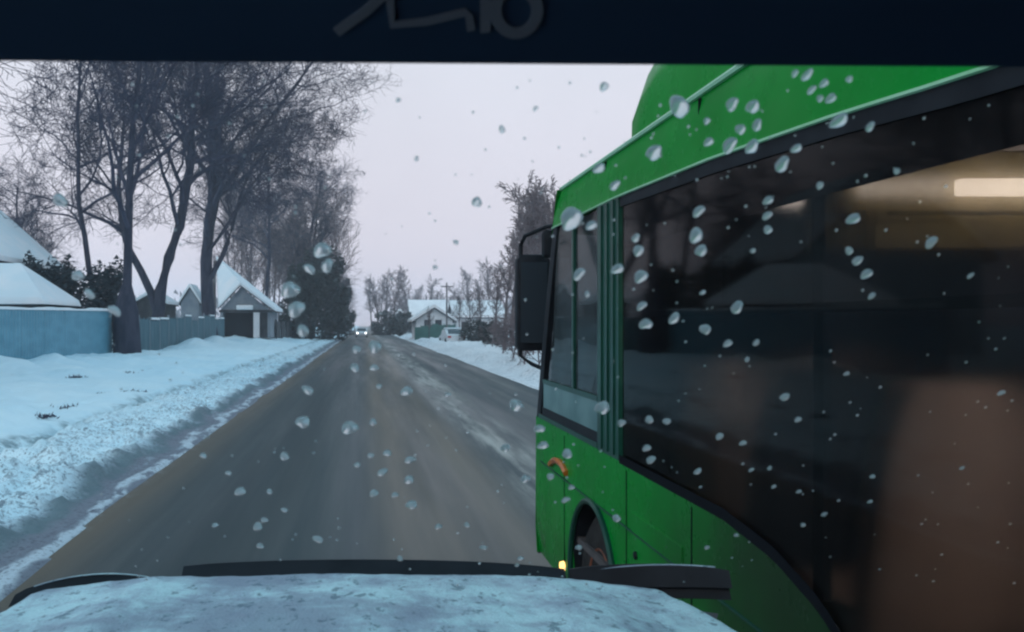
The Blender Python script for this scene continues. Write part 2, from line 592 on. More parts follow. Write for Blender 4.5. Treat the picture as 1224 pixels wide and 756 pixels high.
M['windscreen'] = glass("windscreen_glass", (0.985, 0.99, 0.99), 0.0, 0.01, 0.25)
M['lens'] = simple("clear_lens", (0.7, 0.7, 0.7), rough=0.1, spec=0.6)
M['red_lens'] = simple("red_lens", (0.45, 0.02, 0.02), rough=0.2)
M['head_lit'] = simple("lit_headlamp", (0.9, 0.9, 0.9), emit=((1.0, 0.95, 0.9), 4.0))
M['carwhite'] = simple("white_car_paint", (0.70, 0.72, 0.74), (0.62, 0.64, 0.66), 3.0, 0.4, 0.5)
M['carsilver'] = simple("grey_car_paint", (0.20, 0.22, 0.24), (0.26, 0.28, 0.30), 2.0, 0.4, 0.5)
M['plate'] = simple("plate_white", (0.7, 0.7, 0.7))


def hood_mat():
    m, n, b = principled("silver_hood")
    f = noise(n, 3.0, 6, 0.7)
    n.links.new(mix(n, maprange(n, f, 0.35, 0.65), (0.17, 0.21, 0.24), (0.26, 0.30, 0.34)), b.inputs['Base Color'])
    b.inputs['Roughness'].default_value = 0.5
    b.inputs['Metallic'].default_value = 0.2
    return m


def hoodsnow_mat():
    m, n, b = principled("wet_snow_film")
    f = maprange(n, noise(n, 6.0, 6, 0.72, sc3=(1, 0.5, 1)), 0.34, 0.60)
    c = mix(n, f, (0.38, 0.48, 0.58), (0.66, 0.91, 0.96))
    f2 = maprange(n, noise(n, 2.0, 5, 0.65, sc3=(1, 0.9, 1)), 0.46, 0.60)
    c = mix(n, math_(n, 'MULTIPLY', f2, 0.75), c, (0.27, 0.32, 0.42))
    sp = maprange(n, noise(n, 30.0, 4, 0.7, sc3=(1, 0.45, 1)), 0.575, 0.63)
    c = mix(n, math_(n, 'MULTIPLY', sp, 0.65), c, (0.07, 0.15, 0.20))
    n.links.new(c, b.inputs['Base Color'])
    b.inputs['Roughness'].default_value = 0.55
    b.inputs['Specular IOR Level'].default_value = 0.35
    bump(n, b, noise(n, 45.0, 6, 0.75, sc3=(1, 0.6, 1)), 0.8, 0.02)
    return m


def water_mat():
    m = bpy.data.materials.new("water")
    m.use_nodes = True
    n = m.node_tree
    n.nodes.clear()
    o = n.nodes.new('ShaderNodeOutputMaterial')
    g = n.nodes.new('ShaderNodeBsdfGlass')
    g.inputs['IOR'].default_value = 1.33
    g.inputs['Roughness'].default_value = 0.0
    g.inputs['Color'].default_value = (0.96, 0.99, 0.99, 1)
    t = n.nodes.new('ShaderNodeBsdfTranslucent')
    t.inputs[0].default_value = (0.95, 1.0, 1.0, 1)
    mm = n.nodes.new('ShaderNodeMixShader')
    mm.inputs[0].default_value = 0.27
    g.inputs['Roughness'].default_value = 0.04
    n.links.new(g.outputs[0], mm.inputs[1])
    n.links.new(t.outputs[0], mm.inputs[2])
    n.links.new(mm.outputs[0], o.inputs[0])
    return m


M['hood'] = hood_mat()
M['hoodsnow'] = hoodsnow_mat()
M['water'] = water_mat()
M['bezel'] = simple("blue_black_plastic", (0.055, 0.095, 0.170), (0.065, 0.110, 0.190), 6.0, 0.6, 0.2)
M['bezel_mark'] = simple("faint_grey_print", (0.30, 0.31, 0.36), rough=0.6, spec=0.2)
M['dash'] = simple("dark_dashboard", (0.015, 0.016, 0.018), (0.025, 0.026, 0.028), 20.0, 0.8, 0.2, bmp=0.2)
M['lining'] = simple("dark_roof_lining", (0.05, 0.05, 0.055), (0.07, 0.07, 0.075), 10.0, 0.95, 0.1)


# ================================================================== ground and road
rngn = np.random.RandomState(7)
_T = rngn.rand(256, 256).astype(np.float64)


def vnoise(x, y):
    xi = np.floor(x).astype(int)
    yi = np.floor(y).astype(int)
    fx = x - xi
    fy = y - yi
    fx = fx * fx * (3 - 2 * fx)
    fy = fy * fy * (3 - 2 * fy)
    a = _T[xi % 256, yi % 256]
    b = _T[(xi + 1) % 256, yi % 256]
    c = _T[xi % 256, (yi + 1) % 256]
    d = _T[(xi + 1) % 256, (yi + 1) % 256]
    return (a * (1 - fx) + b * fx) * (1 - fy) + (c * (1 - fx) + d * fx) * fy


def fbm(x, y, o=4, g=0.5):
    s = 0
    a = 1.0
    t = 0
    for k in range(o):
        s = s + a * vnoise(x * 2 ** k + 17.3 * k, y * 2 ** k + 5.1 * k)
        t += a
        a *= g
    return s / t


def sstep(a, b, x):
    t = np.clip((x - a) / (b - a), 0, 1)
    return t * t * (3 - 2 * t)


def height(X, Y):
    X = np.asarray(X, float)
    Y = np.asarray(Y, float)
    near = 1 - sstep(60, 130, Y)
    # left verge
    e = 2.78 + 0.28 * (fbm(Y * 0.35, Y * 0 + 3.3, 3) - 0.5)
    e = e - 0.24 * (1 - sstep(6.0, 11.0, Y))
    t = -X - e
    zl = sstep(0.0, 0.12, t) * 0.035 + sstep(0.45, 0.85, t) * 0.10 + sstep(1.0, 1.9, t) * 0.05
    cl = sstep(0.2, 0.8, t) * (1 - sstep(2.4, 3.2, t))
    cld = fbm(X * 3.2, Y * 2.4, 4, 0.6)
    zl = zl + cl * (0.40 * (cld - 0.5) * (0.4 + 1.2 * fbm(X * 0.9, Y * 0.4, 3)) + 0.22 * np.maximum(0, fbm(X * 7, Y * 6, 2) - 0.55)) * (0.25 + 0.75 * near)
    zl = zl - 0.15 * np.exp(-((t - 2.55 + 0.25 * (fbm(Y * 0.4, Y * 0 + 9, 2) - 0.5)) / 0.22) ** 2)
    zl = zl + sstep(2.6, 4.5, t) * 0.12 + sstep(4.0, 9.0, t) * 0.22
    zl = zl + sstep(2.7, 3.6, t) * (0.46 * (fbm(X * 0.55, Y * 0.30, 4) - 0.5) + 0.20 * (fbm(X * 1.9, Y * 1.2, 4, 0.6) - 0.5))
    zl = zl + sstep(60, 95, Y) * sstep(2.0, 6.0, t) * 0.22
    # drift piled along the fence
    zl = zl + 0.50 * np.exp(-((X + 11.7) / 1.0) ** 2) * sstep(0.40, 0.7, fbm(Y * 0.22, Y * 0 + 1.7, 3)) * (Y > 20)
    # right verge
    er = 5.3 + 0.3 * (fbm(Y * 0.3, Y * 0 + 21.0, 3) - 0.5)
    tr = X - er
    zr = sstep(0.0, 0.15, tr) * 0.06 + sstep(0.3, 1.4, tr) * 0.32 + sstep(2.0, 6.0, tr) * 0.10
    zr = zr + sstep(0.2, 1.0, tr) * (0.50 * (fbm(X * 0.9, Y * 0.5, 4) - 0.5) + 0.24 * (fbm(X * 3, Y * 2.2, 3) - 0.5))
    z = np.where(X < 1.3, zl, zr)
    z = z + np.where((t < 0) & (tr < 0), -0.07, 0.0)
    return z


def hz(x, y):
    return float(height(np.array([x]), np.array([y]))[0])


xs = np.concatenate([-np.geomspace(14.5, 600, 34)[::-1], np.arange(-14.2, -2.6, 0.07), np.linspace(-2.5, 5.0, 6),
                     np.arange(5.1, 12, 0.11), np.geomspace(12.2, 600, 34)])
ys = np.concatenate([np.arange(-30, 4, 1.0), np.arange(4, 26, 0.08), np.arange(26, 60, 0.25), np.arange(60, 150, 1.2), np.geomspace(152, 900, 30)])
GX, GY = np.meshgrid(xs, ys)
GZ = height(GX, GY)
nr, nc = GX.shape
V = np.stack([GX, GY, GZ], -1).reshape(-1, 3)
idx = np.arange(nr * nc).reshape(nr, nc)
Q = np.stack([idx[:-1, :-1], idx[:-1, 1:], idx[1:, 1:], idx[1:, :-1]], -1).reshape(-1, 4)
me = bpy.data.meshes.new("ground")
me.vertices.add(len(V))
me.vertices.foreach_set('co', V.ravel())
me.loops.add(Q.size)
me.loops.foreach_set('vertex_index', Q.ravel().astype(np.int32))
me.polygons.add(len(Q))
me.polygons.foreach_set('loop_start', np.arange(0, Q.size, 4, dtype=np.int32))
me.polygons.foreach_set('loop_total', np.full(len(Q), 4, dtype=np.int32))
me.update()
me.validate()
me.polygons.foreach_set('use_smooth', [True] * len(me.polygons))
me.materials.append(M['ground'])
go = bpy.data.objects.new("ground", me)
COL.objects.link(go)
go['kind'] = 'structure'
go['label'] = 'snow covered ground with a ploughed dirty strip beside the road'

rb = MB()
rows = []
for yy in list(np.arange(-30, 60, 2.0)) + list(np.geomspace(60, 900, 30)):
    rows.append([(xx, yy, 0.0 + 0.02 * (1 - ((xx - 1.3) / 4.3) ** 2)) for xx in np.linspace(-3.15, 5.75, 10)])
rb.grid(rows)
ro = rb.build("road", M['road'], smooth=2, kind='structure', label='wet grey road with brown sludge and a strip of worn snow')


# ================================================================== own van
VC = -0.03   # its centre line
WS = 2.35   # the windscreen's inner plane is y + z = WS


def on_screen(x, y, off=0.0):
    """where the sight line of a photo pixel meets the windscreen plane (off metres outside it)"""
    dx, dy = (x - VX) / F, (y - VY) / F
    s = (WS + off * math.sqrt(2) - CAMH) / (1 - dy)
    return Vector((dx * s, s, CAMH - dy * s))


van = thing('own_van', 'silver vehicle of the viewer with a snowy hood, wet windscreen and an added black recorder bezel', 'van', (VC, 1.0, 0.0))


def hood_pt(u, v):
    """u -1..1 across, v 0 front .. 1 at the windscreen"""
    x = VC + 0.86 * u
    yf = 2.40 - 0.15 * abs(u) ** 3.5
    y = yf + (1.02 - yf) * v
    z = 1.355 + 0.115 * (2.40 - y) - 0.035 * u * u - 0.05 * max(0, abs(u) - 0.86) / 0.14 * 1.5
    if v < 0.06:
        z -= (0.06 - v) * 0.6
    z += 0.018 * math.exp(-((abs(u) - 0.55) / 0.10) ** 2) * min(1, v * 4)
    return Vector((x, y, z))


hb = MB()
hb.grid([[hood_pt(u, v) for u in np.linspace(-1, 1, 41)] for v in np.linspace(0, 1, 30)])
hood = hb.build('hood', M['hood'], van, smooth=2)
# crust of wet snow on it
sb = MB()
P = []
for v in np.linspace(0.012, 0.98, 90):
    r = []
    for u in np.linspace(-0.985, 0.985, 150):
        p = hood_pt(u, v)
        n1 = float(fbm(np.array([p.x * 13 + 40]), np.array([p.y * 7 + 40]), 4, 0.65)[0])
        n2 = float(fbm(np.array([p.x * 2.5 + 10]), np.array([p.y * 3 + 10]), 3)[0])
        edge = min(1, (0.985 - abs(u)) * 14, (v - 0.012) * 14)
        h = 0.004 + edge * (0.012 * max(0, n1 - 0.36) + 0.012 * n2)
        r.append(p + Vector((0, 0, h)))
    P.append(r)
sb.grid(P)
hs = sb.build('snow_crust', M['hoodsnow'], hood, smooth=2)
hs['label'] = 'pale blue speckled wet snow lying on the hood'


# dark deflector along the front of the hood, three pieces
def deflector(x0, x1, htop, y_off, bulge, drop=0.0, low=None):
    m = MB()
    rows = [[], [], [], []]
    for i in range(17):
        t = i / 16
        x = x0 + (x1 - x0) * t
        u = (x - VC) / 0.86
        yf = 2.40 - 0.15 * min(abs(u), 1.12) ** 3.5 + y_off
        zb = 1.30 - 0.035 * u * u
        if low:
            zb = htop - drop * t - low
        zt = htop - 0.020 * u * u - drop * t + bulge * math.sin(math.pi * min(1, max(0, t * 1.0))) ** 0.6
        rows[0].append((x, yf + 0.05, zb - 0.03))
        rows[1].append((x, yf + 0.085, zt - 0.004))
        rows[2].append((x, yf + 0.065, zt))
        rows[3].append((x, yf + (0.045 if low else 0.02), zb + (0.0 if low else 0.035)))
    m.grid(rows)
    return m


deflector(-0.48, 0.53, 1.362, 0.0, 0.008).build('deflector', M['black'], van, smooth=1)
deflector(-0.88, -0.515, 1.338, 0.0, 0.030, 0.02).build('deflector', M['black'], van, smooth=1)
deflector(0.545, 0.90, 1.362, 0.0, 0.008, -0.055, 0.062).build('deflector', M['black'], van, smooth=1)

for (xa, xb, zq, bl, dr) in ((-0.86, -0.53, 1.338, 0.030, 0.02), (0.60, 0.89, 1.362, 0.008, -0.055)):
    pts = []
    for i in range(12):
        t = 0.06 + 0.88 * i / 11
        x = xa + (xb - xa) * t
        u = (x - VC) / 0.86
        pts.append((x, 2.40 - 0.15 * min(abs(u), 1.12) ** 3.5 + 0.064, zq - 0.02 * u * u - dr * t + bl * math.sin(math.pi * t) ** 0.6 + 0.002))
    MB().tube(pts, 0.0020, 5).build('pale_edge', M['hoodsnow'], van, smooth=1)  # thin pale line along the deflector's top edge
# fenders, nose, wheels
for s_ in (-1, 1):
    m = MB()
    rows = []
    for v in np.linspace(0, 1, 12):
        rows.append([])
        yv = 2.30 - 1.3 * v
        for k, (dx_, z_) in enumerate([(0.785, 1.30), (0.83, 1.29), (0.90, 1.22), (0.955, 1.08), (0.965, 0.75), (0.95, 0.42)]):
            rows[-1].append((VC + s_ * (dx_ - 0.05 * (1 - v) ** 3), yv - (0.05 * (1 - v) if k > 2 else 0), z_ + 0.10 * v * (k < 4)))
    m.grid(rows)
    m.build('fender', M['hood'] if s_ < 0 else M['black'], van, smooth=2, label=None if s_ < 0 else 'dark right fender')
    wc = (VC + s_ * 0.86, 1.75, 0.38)
    wh = MB().lathe([(-0.10, 0.24), (-0.11, 0.34), (-0.07, 0.375), (0.07, 0.375), (0.11, 0.34), (0.10, 0.24)], wc).build('wheel', M['rubber'], van, smooth=1)
    MB().lathe([(-0.09, 0.235), (0.09, 0.235), (0.075, 0.20), (0.06, 0.05), (0.085, 0.03)] if s_ > 0 else
               [(0.09, 0.235), (-0.09, 0.235), (-0.075, 0.20), (-0.06, 0.05), (-0.085, 0.03)], wc).build('rim', M['carsilver'], wh, smooth=1)
m = MB()
m.grid([[(VC + 0.9 * u, 2.42 - 0.16 * abs(u) ** 3.5 + dy_, z_) for u in np.linspace(-1, 1, 21)] for (z_, dy_) in
        [(1.29, 0.0), (1.18, 0.05), (0.86, 0.07), (0.84, 0.12), (0.50, 0.13), (0.36, 0.05)]])
m.build('nose', M['hood'], van, smooth=2)
# windscreen pane
m = MB()
nrm = Vector((0, 1, 1)).normalized()
z0, z1 = 1.46, 2.36
hw = 0.84
c = [Vector((VC - hw, WS - z0, z0)), Vector((VC + hw, WS - z0, z0)), Vector((VC + hw - 0.08, WS - z1, z1)), Vector((VC - hw + 0.08, WS - z1, z1))]
o4 = [p + nrm * 0.004 for p in c]
m.add(c + o4, [(0, 3, 2, 1), (4, 5, 6, 7), (0, 1, 5, 4), (1, 2, 6, 5), (2, 3, 7, 6), (3, 0, 4, 7)])
m.build('windscreen', M['windscreen'], van)
# the recorder's dark bezel and logo, built here as the windscreen's upper edge
HT = 0.014
zt = CAMH + 0.0
_dy = (73 - VY) / F
zt = CAMH - _dy * (WS - HT * math.sqrt(2) - CAMH) / (1 - _dy) + HT / math.sqrt(2)
a_ = -0.003


def hp(x, z, off):
    return Vector((x, WS - z, z)) - nrm * off


m = MB()
xl, xr = VC - 0.80, VC + 0.86
zl_, zr_ = zt + 0.0028, zt - 0.0048
vs = [hp(xl, zl_, 0.001), hp(xr, zr_, 0.001), hp(xr, 2.36, 0.001), hp(xl, 2.36, 0.001),
      hp(xl, zl_, HT), hp(xr, zr_, HT), hp(xr, 2.36, HT), hp(xl, 2.36, HT)]
m.add(vs, [(0, 3, 2, 1), (4, 5, 6, 7), (0, 1, 5, 4), (1, 2, 6, 5), (2, 3, 7, 6), (3, 0, 4, 7)])
hd = m.build('recorder_bezel', M['bezel'], van, bevel=0.0016, smooth=1)


def on_bezel(x, y):
    dx, dy = (x - VX) / F, (y - VY) / F
    s = (WS - HT * math.sqrt(2) - CAMH) / (1 - dy)
    return Vector((dx * s, s, CAMH - dy * s))


def ribbon(m, pts, wpx):
    P = [on_bezel(*p) for p in pts]
    n_ = -nrm
    L = []
    for i, p in enumerate(P):
        t = (P[min(i + 1, len(P) - 1)] - P[max(i - 1, 0)]).normalized()
        sd_ = t.cross(n_).normalized() * (wpx * 0.5 * 0.27 / F)
        L.append((p - sd_ + n_ * 0.0002, p + sd_ + n_ * 0.0002, p + sd_ + n_ * 0.0007, p - sd_ + n_ * 0.0007))
    b0 = len(m.v)
    for q in L:
        m.v.extend(tuple(k) for k in q)
    for i in range(len(L) - 1):
        for k in range(4):
            a = b0 + i * 4 + k
            b = b0 + i * 4 + (k + 1) % 4
            m.f.append((a, b, b + 4, a + 4))
    m.f.append((b0, b0 + 1, b0 + 2, b0 + 3))
    e0 = b0 + (len(L) - 1) * 4
    m.f.append((e0, e0 + 3, e0 + 2, e0 + 1))


m = MB()
ribbon(m, [(402, 38), (436, 14), (460, -8), (466, -20)], 11)
ribbon(m, [(466, -20), (466, 0), (469, 29), (510, 25), (556, 14), (561, 20), (563, 36)], 9)
ribbon(m, [(580, -22), (580, 10), (580, 38)], 11)
ribbon(m, [(617 + 25 * math.cos(a), 12 + 27 * math.sin(a)) for a in np.linspace(0, 2 * math.pi, 33)], 13)
m.build('lettering', M['bezel_mark'], hd)

# cab around the camera, with an unseen rear wall added to keep it dark
m = MB()
m.box((VC - 0.90, -1.2, 2.365), (VC + 0.92, 0.02, 2.42))
m.build('roof', M['lining'], van, bevel=0.015)
for s_ in (-1, 1):
    m = MB()
    b0 = Vector((VC + s_ * (hw + 0.01), WS - z0, z0 - 0.02))
    b1 = Vector((VC + s_ * (hw - 0.06), WS - z1, z1))
    m.tube([b0, b1], 0.045, 8)
    m.build('pillar', M['black'], van, smooth=1)
    m = MB()
    m.box((VC + s_ * 0.93 - 0.03, -1.2, 0.40), (VC + s_ * 0.93 + 0.03, 0.98, 1.50))
    m.build('door', M['hood'], van, bevel=0.02)
m = MB()
m.box((VC - 0.90, -1.2, 0.42), (VC + 0.90, -1.14, 2.36))
m.build('added_rear_wall', M['lining'], van)
m = MB()
m.prism([(0.98, 1.42), (0.86, 1.47), (0.45, 1.44), (0.34, 1.30), (0.36, 0.9), (0.98, 0.9)], 'X', VC - 0.88, VC + 0.88)
m.build('dashboard', M['dash'], van, bevel=0.01)
m = MB()
m.box((VC - 0.89, -1.13, 0.42), (VC + 0.89, 1.0, 0.47))
m.build('cab_floor', M['dash'], van)

# ================================================================== water drops on the windscreen
random.seed(5)


def drop_mesh(seed, squash):
    rr = random.Random(seed)
    m = MB()
    N, K = 28, 8
    wob = [1 + 0.11 * math.sin(a * 2 + seed) + 0.08 * math.sin(a * 3 + seed * 2.1) + 0.03 * math.sin(a * 5 + seed) for a in np.linspace(0, 2 * math.pi, N, endpoint=False)]
    for k in range(K):
        th = (k / K) * math.pi / 2
        for j in range(N):
            a = 2 * math.pi * j / N
            r = math.cos(th) * (wob[j] * (1 - k / K) + k / K)
            m.v.append((r * math.cos(a), r * math.sin(a), squash * math.sin(th) ** 0.9))
    m.v.append((0, 0, squash))
    for k in range(K - 1):
        for j in range(N):
            a = k * N + j
            b = k * N + (j + 1) % N
            m.f.append((a, b, b + N, a + N))
    top = K * N
    for j in range(N):
        m.f.append(((K - 1) * N + j, (K - 1) * N + (j + 1) % N, top))
    m.f.append(tuple(range(N))[::-1])
    me_ = m.mesh('water_drop', M['water'], smooth=2)
    me_.set_sharp_from_angle(angle=R(75))
    return me_


DM = [drop_mesh(s, q) for s, q in ((1, 0.55), (2, 0.62), (3, 0.5), (4, 0.68), (5, 0.6), (6, 0.45), (7, 0.7))]
ROTP = Matrix(((1, 0, 0), (0, 1, 0), (0, 0, 1)))
slope = Vector((0, -1, 1)).normalized()     # up along the glass
RB = Matrix((Vector((1, 0, 0)), slope, nrm)).transposed()   # columns: x, slope, normal

road_d = [(368, 467, 7), (362, 505, 8), (418, 512, 10), (486, 468, 7), (446, 505, 5), (463, 542, 5), (457, 565, 6), (490, 550, 6),
          (489, 574, 6), (447, 590, 5), (492, 604, 6), (524, 630, 4), (558, 628, 4), (617, 485, 8), (604, 536, 5), (628, 573, 6),
          (340, 546, 6), (287, 588, 6), (273, 566, 4), (308, 630, 6), (380, 645, 6), (257, 628, 4), (316, 622, 4), (311, 653, 4),
          (535, 472, 4), (424, 440, 5), (448, 415, 7), (426, 418, 5), (447, 440, 5), (453, 462, 4), (472, 592, 4), (243, 545, 4),
          (340, 610, 4), (427, 556, 4), (578, 655, 4), (622, 668, 4), (478, 668, 4), (322, 588, 4), (443, 545, 4)]
tree_d = [(385, 300, 10), (391, 318, 8), (347, 347, 10), (354, 370, 10), (362, 396, 8), (370, 322, 6), (72, 240, 7), (93, 330, 7), (107, 352, 6), (137, 372, 7)]
sky_d = [(570, 242, 6), (600, 155, 4), (722, 104, 5), (476, 120, 3), (545, 290, 3), (520, 320, 3), (498, 190, 3), (640, 130, 3)]
green_d = [(812, 128, 11), (782, 183, 9), (875, 125, 7), (900, 128, 7), (885, 155, 6), (872, 174, 8), (899, 176, 8), (905, 150, 6),
           (965, 90, 6), (970, 108, 5), (985, 100, 5), (993, 118, 5), (980, 118, 4), (735, 222, 6), (716, 202, 6), (683, 262, 15),
           (707, 270, 7), (845, 145, 4), (847, 170, 5), (950, 88, 4), (1015, 95, 4)]
win_d = [(835, 253, 6), (832, 282, 9), (838, 300, 6), (738, 322, 7), (763, 300, 7), (766, 331, 8), (767, 366, 6), (772, 388, 8),
         (806, 381, 6), (843, 394, 7), (870, 411, 5), (881, 368, 8), (692, 328, 7), (918, 240, 5), (917, 258, 5), (918, 275, 5),
         (935, 197, 8), (952, 178, 5), (1003, 145, 8), (1040, 152, 5), (1020, 262, 7), (1015, 300, 5), (1025, 312, 5), (1036, 328, 6), (1113, 290, 6),
         (1042, 354, 4), (720, 488, 9), (743, 506, 5), (776, 502, 5), (797, 504, 5), (773, 536, 5), (778, 550, 5), (938, 475, 5),
         (954, 502, 4), (860, 522, 5), (888, 530, 4), (834, 564, 4), (898, 562, 3), (904, 410, 4), (893, 430, 3), (1012, 447, 3),
         (925, 582, 3), (955, 588, 3), (1043, 570, 3), (1197, 470, 4), (985, 615, 3), (1040, 600, 3), (920, 560, 3), (880, 640, 3),
         (760, 285, 5), (900, 300, 3), (1072, 205, 4), (980, 222, 4), (960, 628, 3), (1150, 560, 3), (1160, 330, 3), (840, 350, 3), (702, 352, 3)]
low_d = [(645, 513, 7), (649, 533, 6), (678, 543, 6), (658, 570, 5), (676, 598, 5), (737, 620, 5), (692, 655, 4), (683, 583, 4), (618, 676, 3), (845, 655, 3)]


ORDN = ['topmost', 'second', 'third', 'fourth', 'fifth', 'sixth', 'seventh', 'eighth', 'ninth', 'tenth', 'eleventh', 'twelfth', 'thirteenth']
NUM = ['none', 'only', 'two', 'three', 'four', 'five', 'six', 'seven', 'eight', 'nine', 'ten', 'eleven', 'twelve', 'thirteen']


def zone(kind, x, y):
    if kind == 'road':
        return 'over the left road lane' if x < 345 else ('left of the road centre' if x < 432 else ('over the road centre, far part' if y < 560 and x < 475 else ('over the road centre, near part' if x < 475 else ('right of the road centre' if x < 530 else 'over the road beside the bus'))))
    if kind == 'tree':
        return 'over the dark dense left tree' if x > 300 else 'over the dark left bushes'
    if kind == 'sky':
        return 'against the left half of the sky' if x < 560 else 'against the right half of the sky'
    if kind == 'green':
        return 'over the front of the green roof band' if x < 800 else ('over the middle of the green roof band' if x < 940 else 'over the rear of the green roof band')
    if kind == 'low':
        return 'over the green panel near the bus wheel'
    if x < 750:
        return 'over the bus cab window and post'
    if x < 820:
        return 'over the front window, upper half' if y < 450 else 'over the front window, lower half'
    if x < 900:
        return 'over the second window, upper half' if y < 400 else 'over the second window, lower half'
    if x < 990:
        return 'over the middle window, upper half' if y < 400 else 'over the middle window, lower half'
    return 'over the rear bus window, upper half' if y < 325 else 'over the rear bus window, lower half'


sets = [(road_d, 'road', 'water drops against the road'), (tree_d, 'tree', 'water drops against the left trees'), (sky_d, 'sky', 'water drops against the sky'),
        (green_d, 'green', 'water drops against the green roof band'), (win_d, 'win', 'water drops against the bus windows'), (low_d, 'low', 'water drops against the lower bus panel')]
k = 0
for lst, kind, grp in sets:
    zones = {}
    for d in lst:
        zones.setdefault(zone(kind, d[0], d[1]), []).append(d)
    for zn, ds in zones.items():
        ds.sort(key=lambda d: (d[1], d[0]))
        for qi, (x, y, r) in enumerate(ds):
            p = on_screen(x, y, 0.0043)
            rm = r * p.y / F * random.uniform(0.86, 1.04)
            o = bpy.data.objects.new('water_drop', DM[(k * 5) % 7])
            COL.objects.link(o)
            k += 1
            sc = Matrix.Diagonal((rm, rm * random.uniform(1.15, 1.5), rm)).to_4x4()
            rot = RB.to_4x4() @ Matrix.Rotation(random.uniform(-0.5, 0.5), 4, 'Z')
            o.matrix_world = Matrix.Translation(p) @ rot @ sc
            o['category'] = 'water drop'
            size = 'large' if r >= 8 else 'small'
            if len(ds) == 1:
                o['label'] = '%s water drop on the glass, the only one %s' % (size, zn)
            else:
                o['label'] = '%s drop, %s of %s %s' % (size, ORDN[qi] + ('' if qi == 0 else ' from top'), NUM[len(ds)], zn)
            o['group'] = grp
# spray too fine to count
m = MB()
rr = random.Random(11)
for i in range(320):
    x, y = rr.uniform(120, 1215), rr.uniform(90, 700)
    p = on_screen(x, y, 0.0043)
    rm = rr.uniform(0.8, 1.9) * p.y / F
    ex, ey = Vector((1, 0, 0)) * rm, slope * rm * 1.3
    ring = [p + ex * math.cos(a) + ey * math.sin(a) for a in np.linspace(0, 2 * math.pi, 7)[:-1]]
    ring2 = [p + (ex * math.cos(a) + ey * math.sin(a)) * 0.65 + nrm * rm * 0.45 for a in np.linspace(0, 2 * math.pi, 7)[:-1]]
    m.add(ring + ring2 + [p + nrm * rm * 0.6], [(j, (j + 1) % 6, 6 + (j + 1) % 6, 6 + j) for j in range(6)] +
          [(6 + j, 6 + (j + 1) % 6, 12) for j in range(6)] + [(5, 4, 3, 2, 1, 0)])
o = m.build('water_spray', M['water'], smooth=1, kind='stuff', label='fine spray of tiny droplets on the windscreen')

# ================================================================== the bus
BX = 1.29
BXR = 3.71
BC = (BX + BXR) / 2
bus = thing('green_bus', 'green city bus close on the right with dark windows and a long mirror', 'bus', (BC, 3.0, 0.0))
YB = -2.3  # rear end


def zband(y):
    """lower edge of the green roof band"""
    return float(np.interp(y, [1.2, 2.0, 2.5, 3.4, 4.7, 7.0], [2.50, 2.54, 2.575, 2.62, 2.655, 2.665]))


def zsill(y):
    return float(np.interp(y, [1.7, 2.0, 2.2, 2.4, 2.62, 2.9, 3.3, 6.9], [0.72, 0.80, 0.95, 1.10, 1.20, 1.27, 1.31, 1.315]))


def yfront(z):
    return float(np.interp(z, [0.28, 0.5, 1.3, 2.0, 2.62, 2.9, 3.02], [6.86, 6.92, 6.90, 6.62, 6.32, 6.16, 5.9]))


def yf_at(x, z):
    u = (x - BC) / (BXR - BX) * 2
    return yfront(z) + 0.22 * (1 - abs(u) ** 2.6)


WY, WZ, WR = 5.18, 0.47, 0.515
# left lower panel with its wheel opening
m = MB()
N = 150
rows_t, rows_b = [], []
yy = np.concatenate([np.linspace(YB, 2.0, 14), np.linspace(2.05, 4.6, 26), np.linspace(4.64, 5.72, 49), np.linspace(5.8, 6.9, 14)])
P = [[] for _ in range(7)]
for y in yy:
    zs = zsill(y) if y > 1.7 else 0.72
    zb = 0.30
    d = abs(y - WY)
    if d < WR:
        zb = max(zb, WZ + math.sqrt(WR * WR - d * d))
    for k in range(7):
        t = k / 6
        z = zb + (zs - zb) * t
        bulge = 0.035 * math.sin(math.pi * min(1, max(0, (z - 0.3) / 1.0))) * 0
        yy_ = min(y, yfront(z))
        P[k].append((BX + 0.05 * max(0, (0.6 - z) / 0.3) ** 2 * 0.6, yy_, z))
m.grid(P)
m.build('lower_panel', M['green'], bus, smooth=2)
# wheel opening liner and its flared lip
m = MB()
pts = [(BX - 0.012, WY + (WR + 0.012) * math.cos(a), WZ + (WR + 0.012) * math.sin(a)) for a in np.linspace(-0.25, math.pi + 0.25, 40)]
m.tube(pts, 0.018, 6)
m.build('arch_lip', M['green_dark'], bus, smooth=1)
m = MB()
m.grid([[(x_, WY + WR * math.cos(a), WZ + WR * math.sin(a)) for a in np.linspace(-0.2, math.pi + 0.2, 30)] for x_ in (BX + 0.004, BX + 0.5)])
m.add([(BX + 0.5, WY - 0.6, 0.2), (BX + 0.5, WY + 0.6, 0.2), (BX + 0.5, WY + 0.6, 1.05), (BX + 0.5, WY - 0.6, 1.05)], [(0, 1, 2, 3)])
m.build('wheel_well', M['black'], bus, smooth=1)
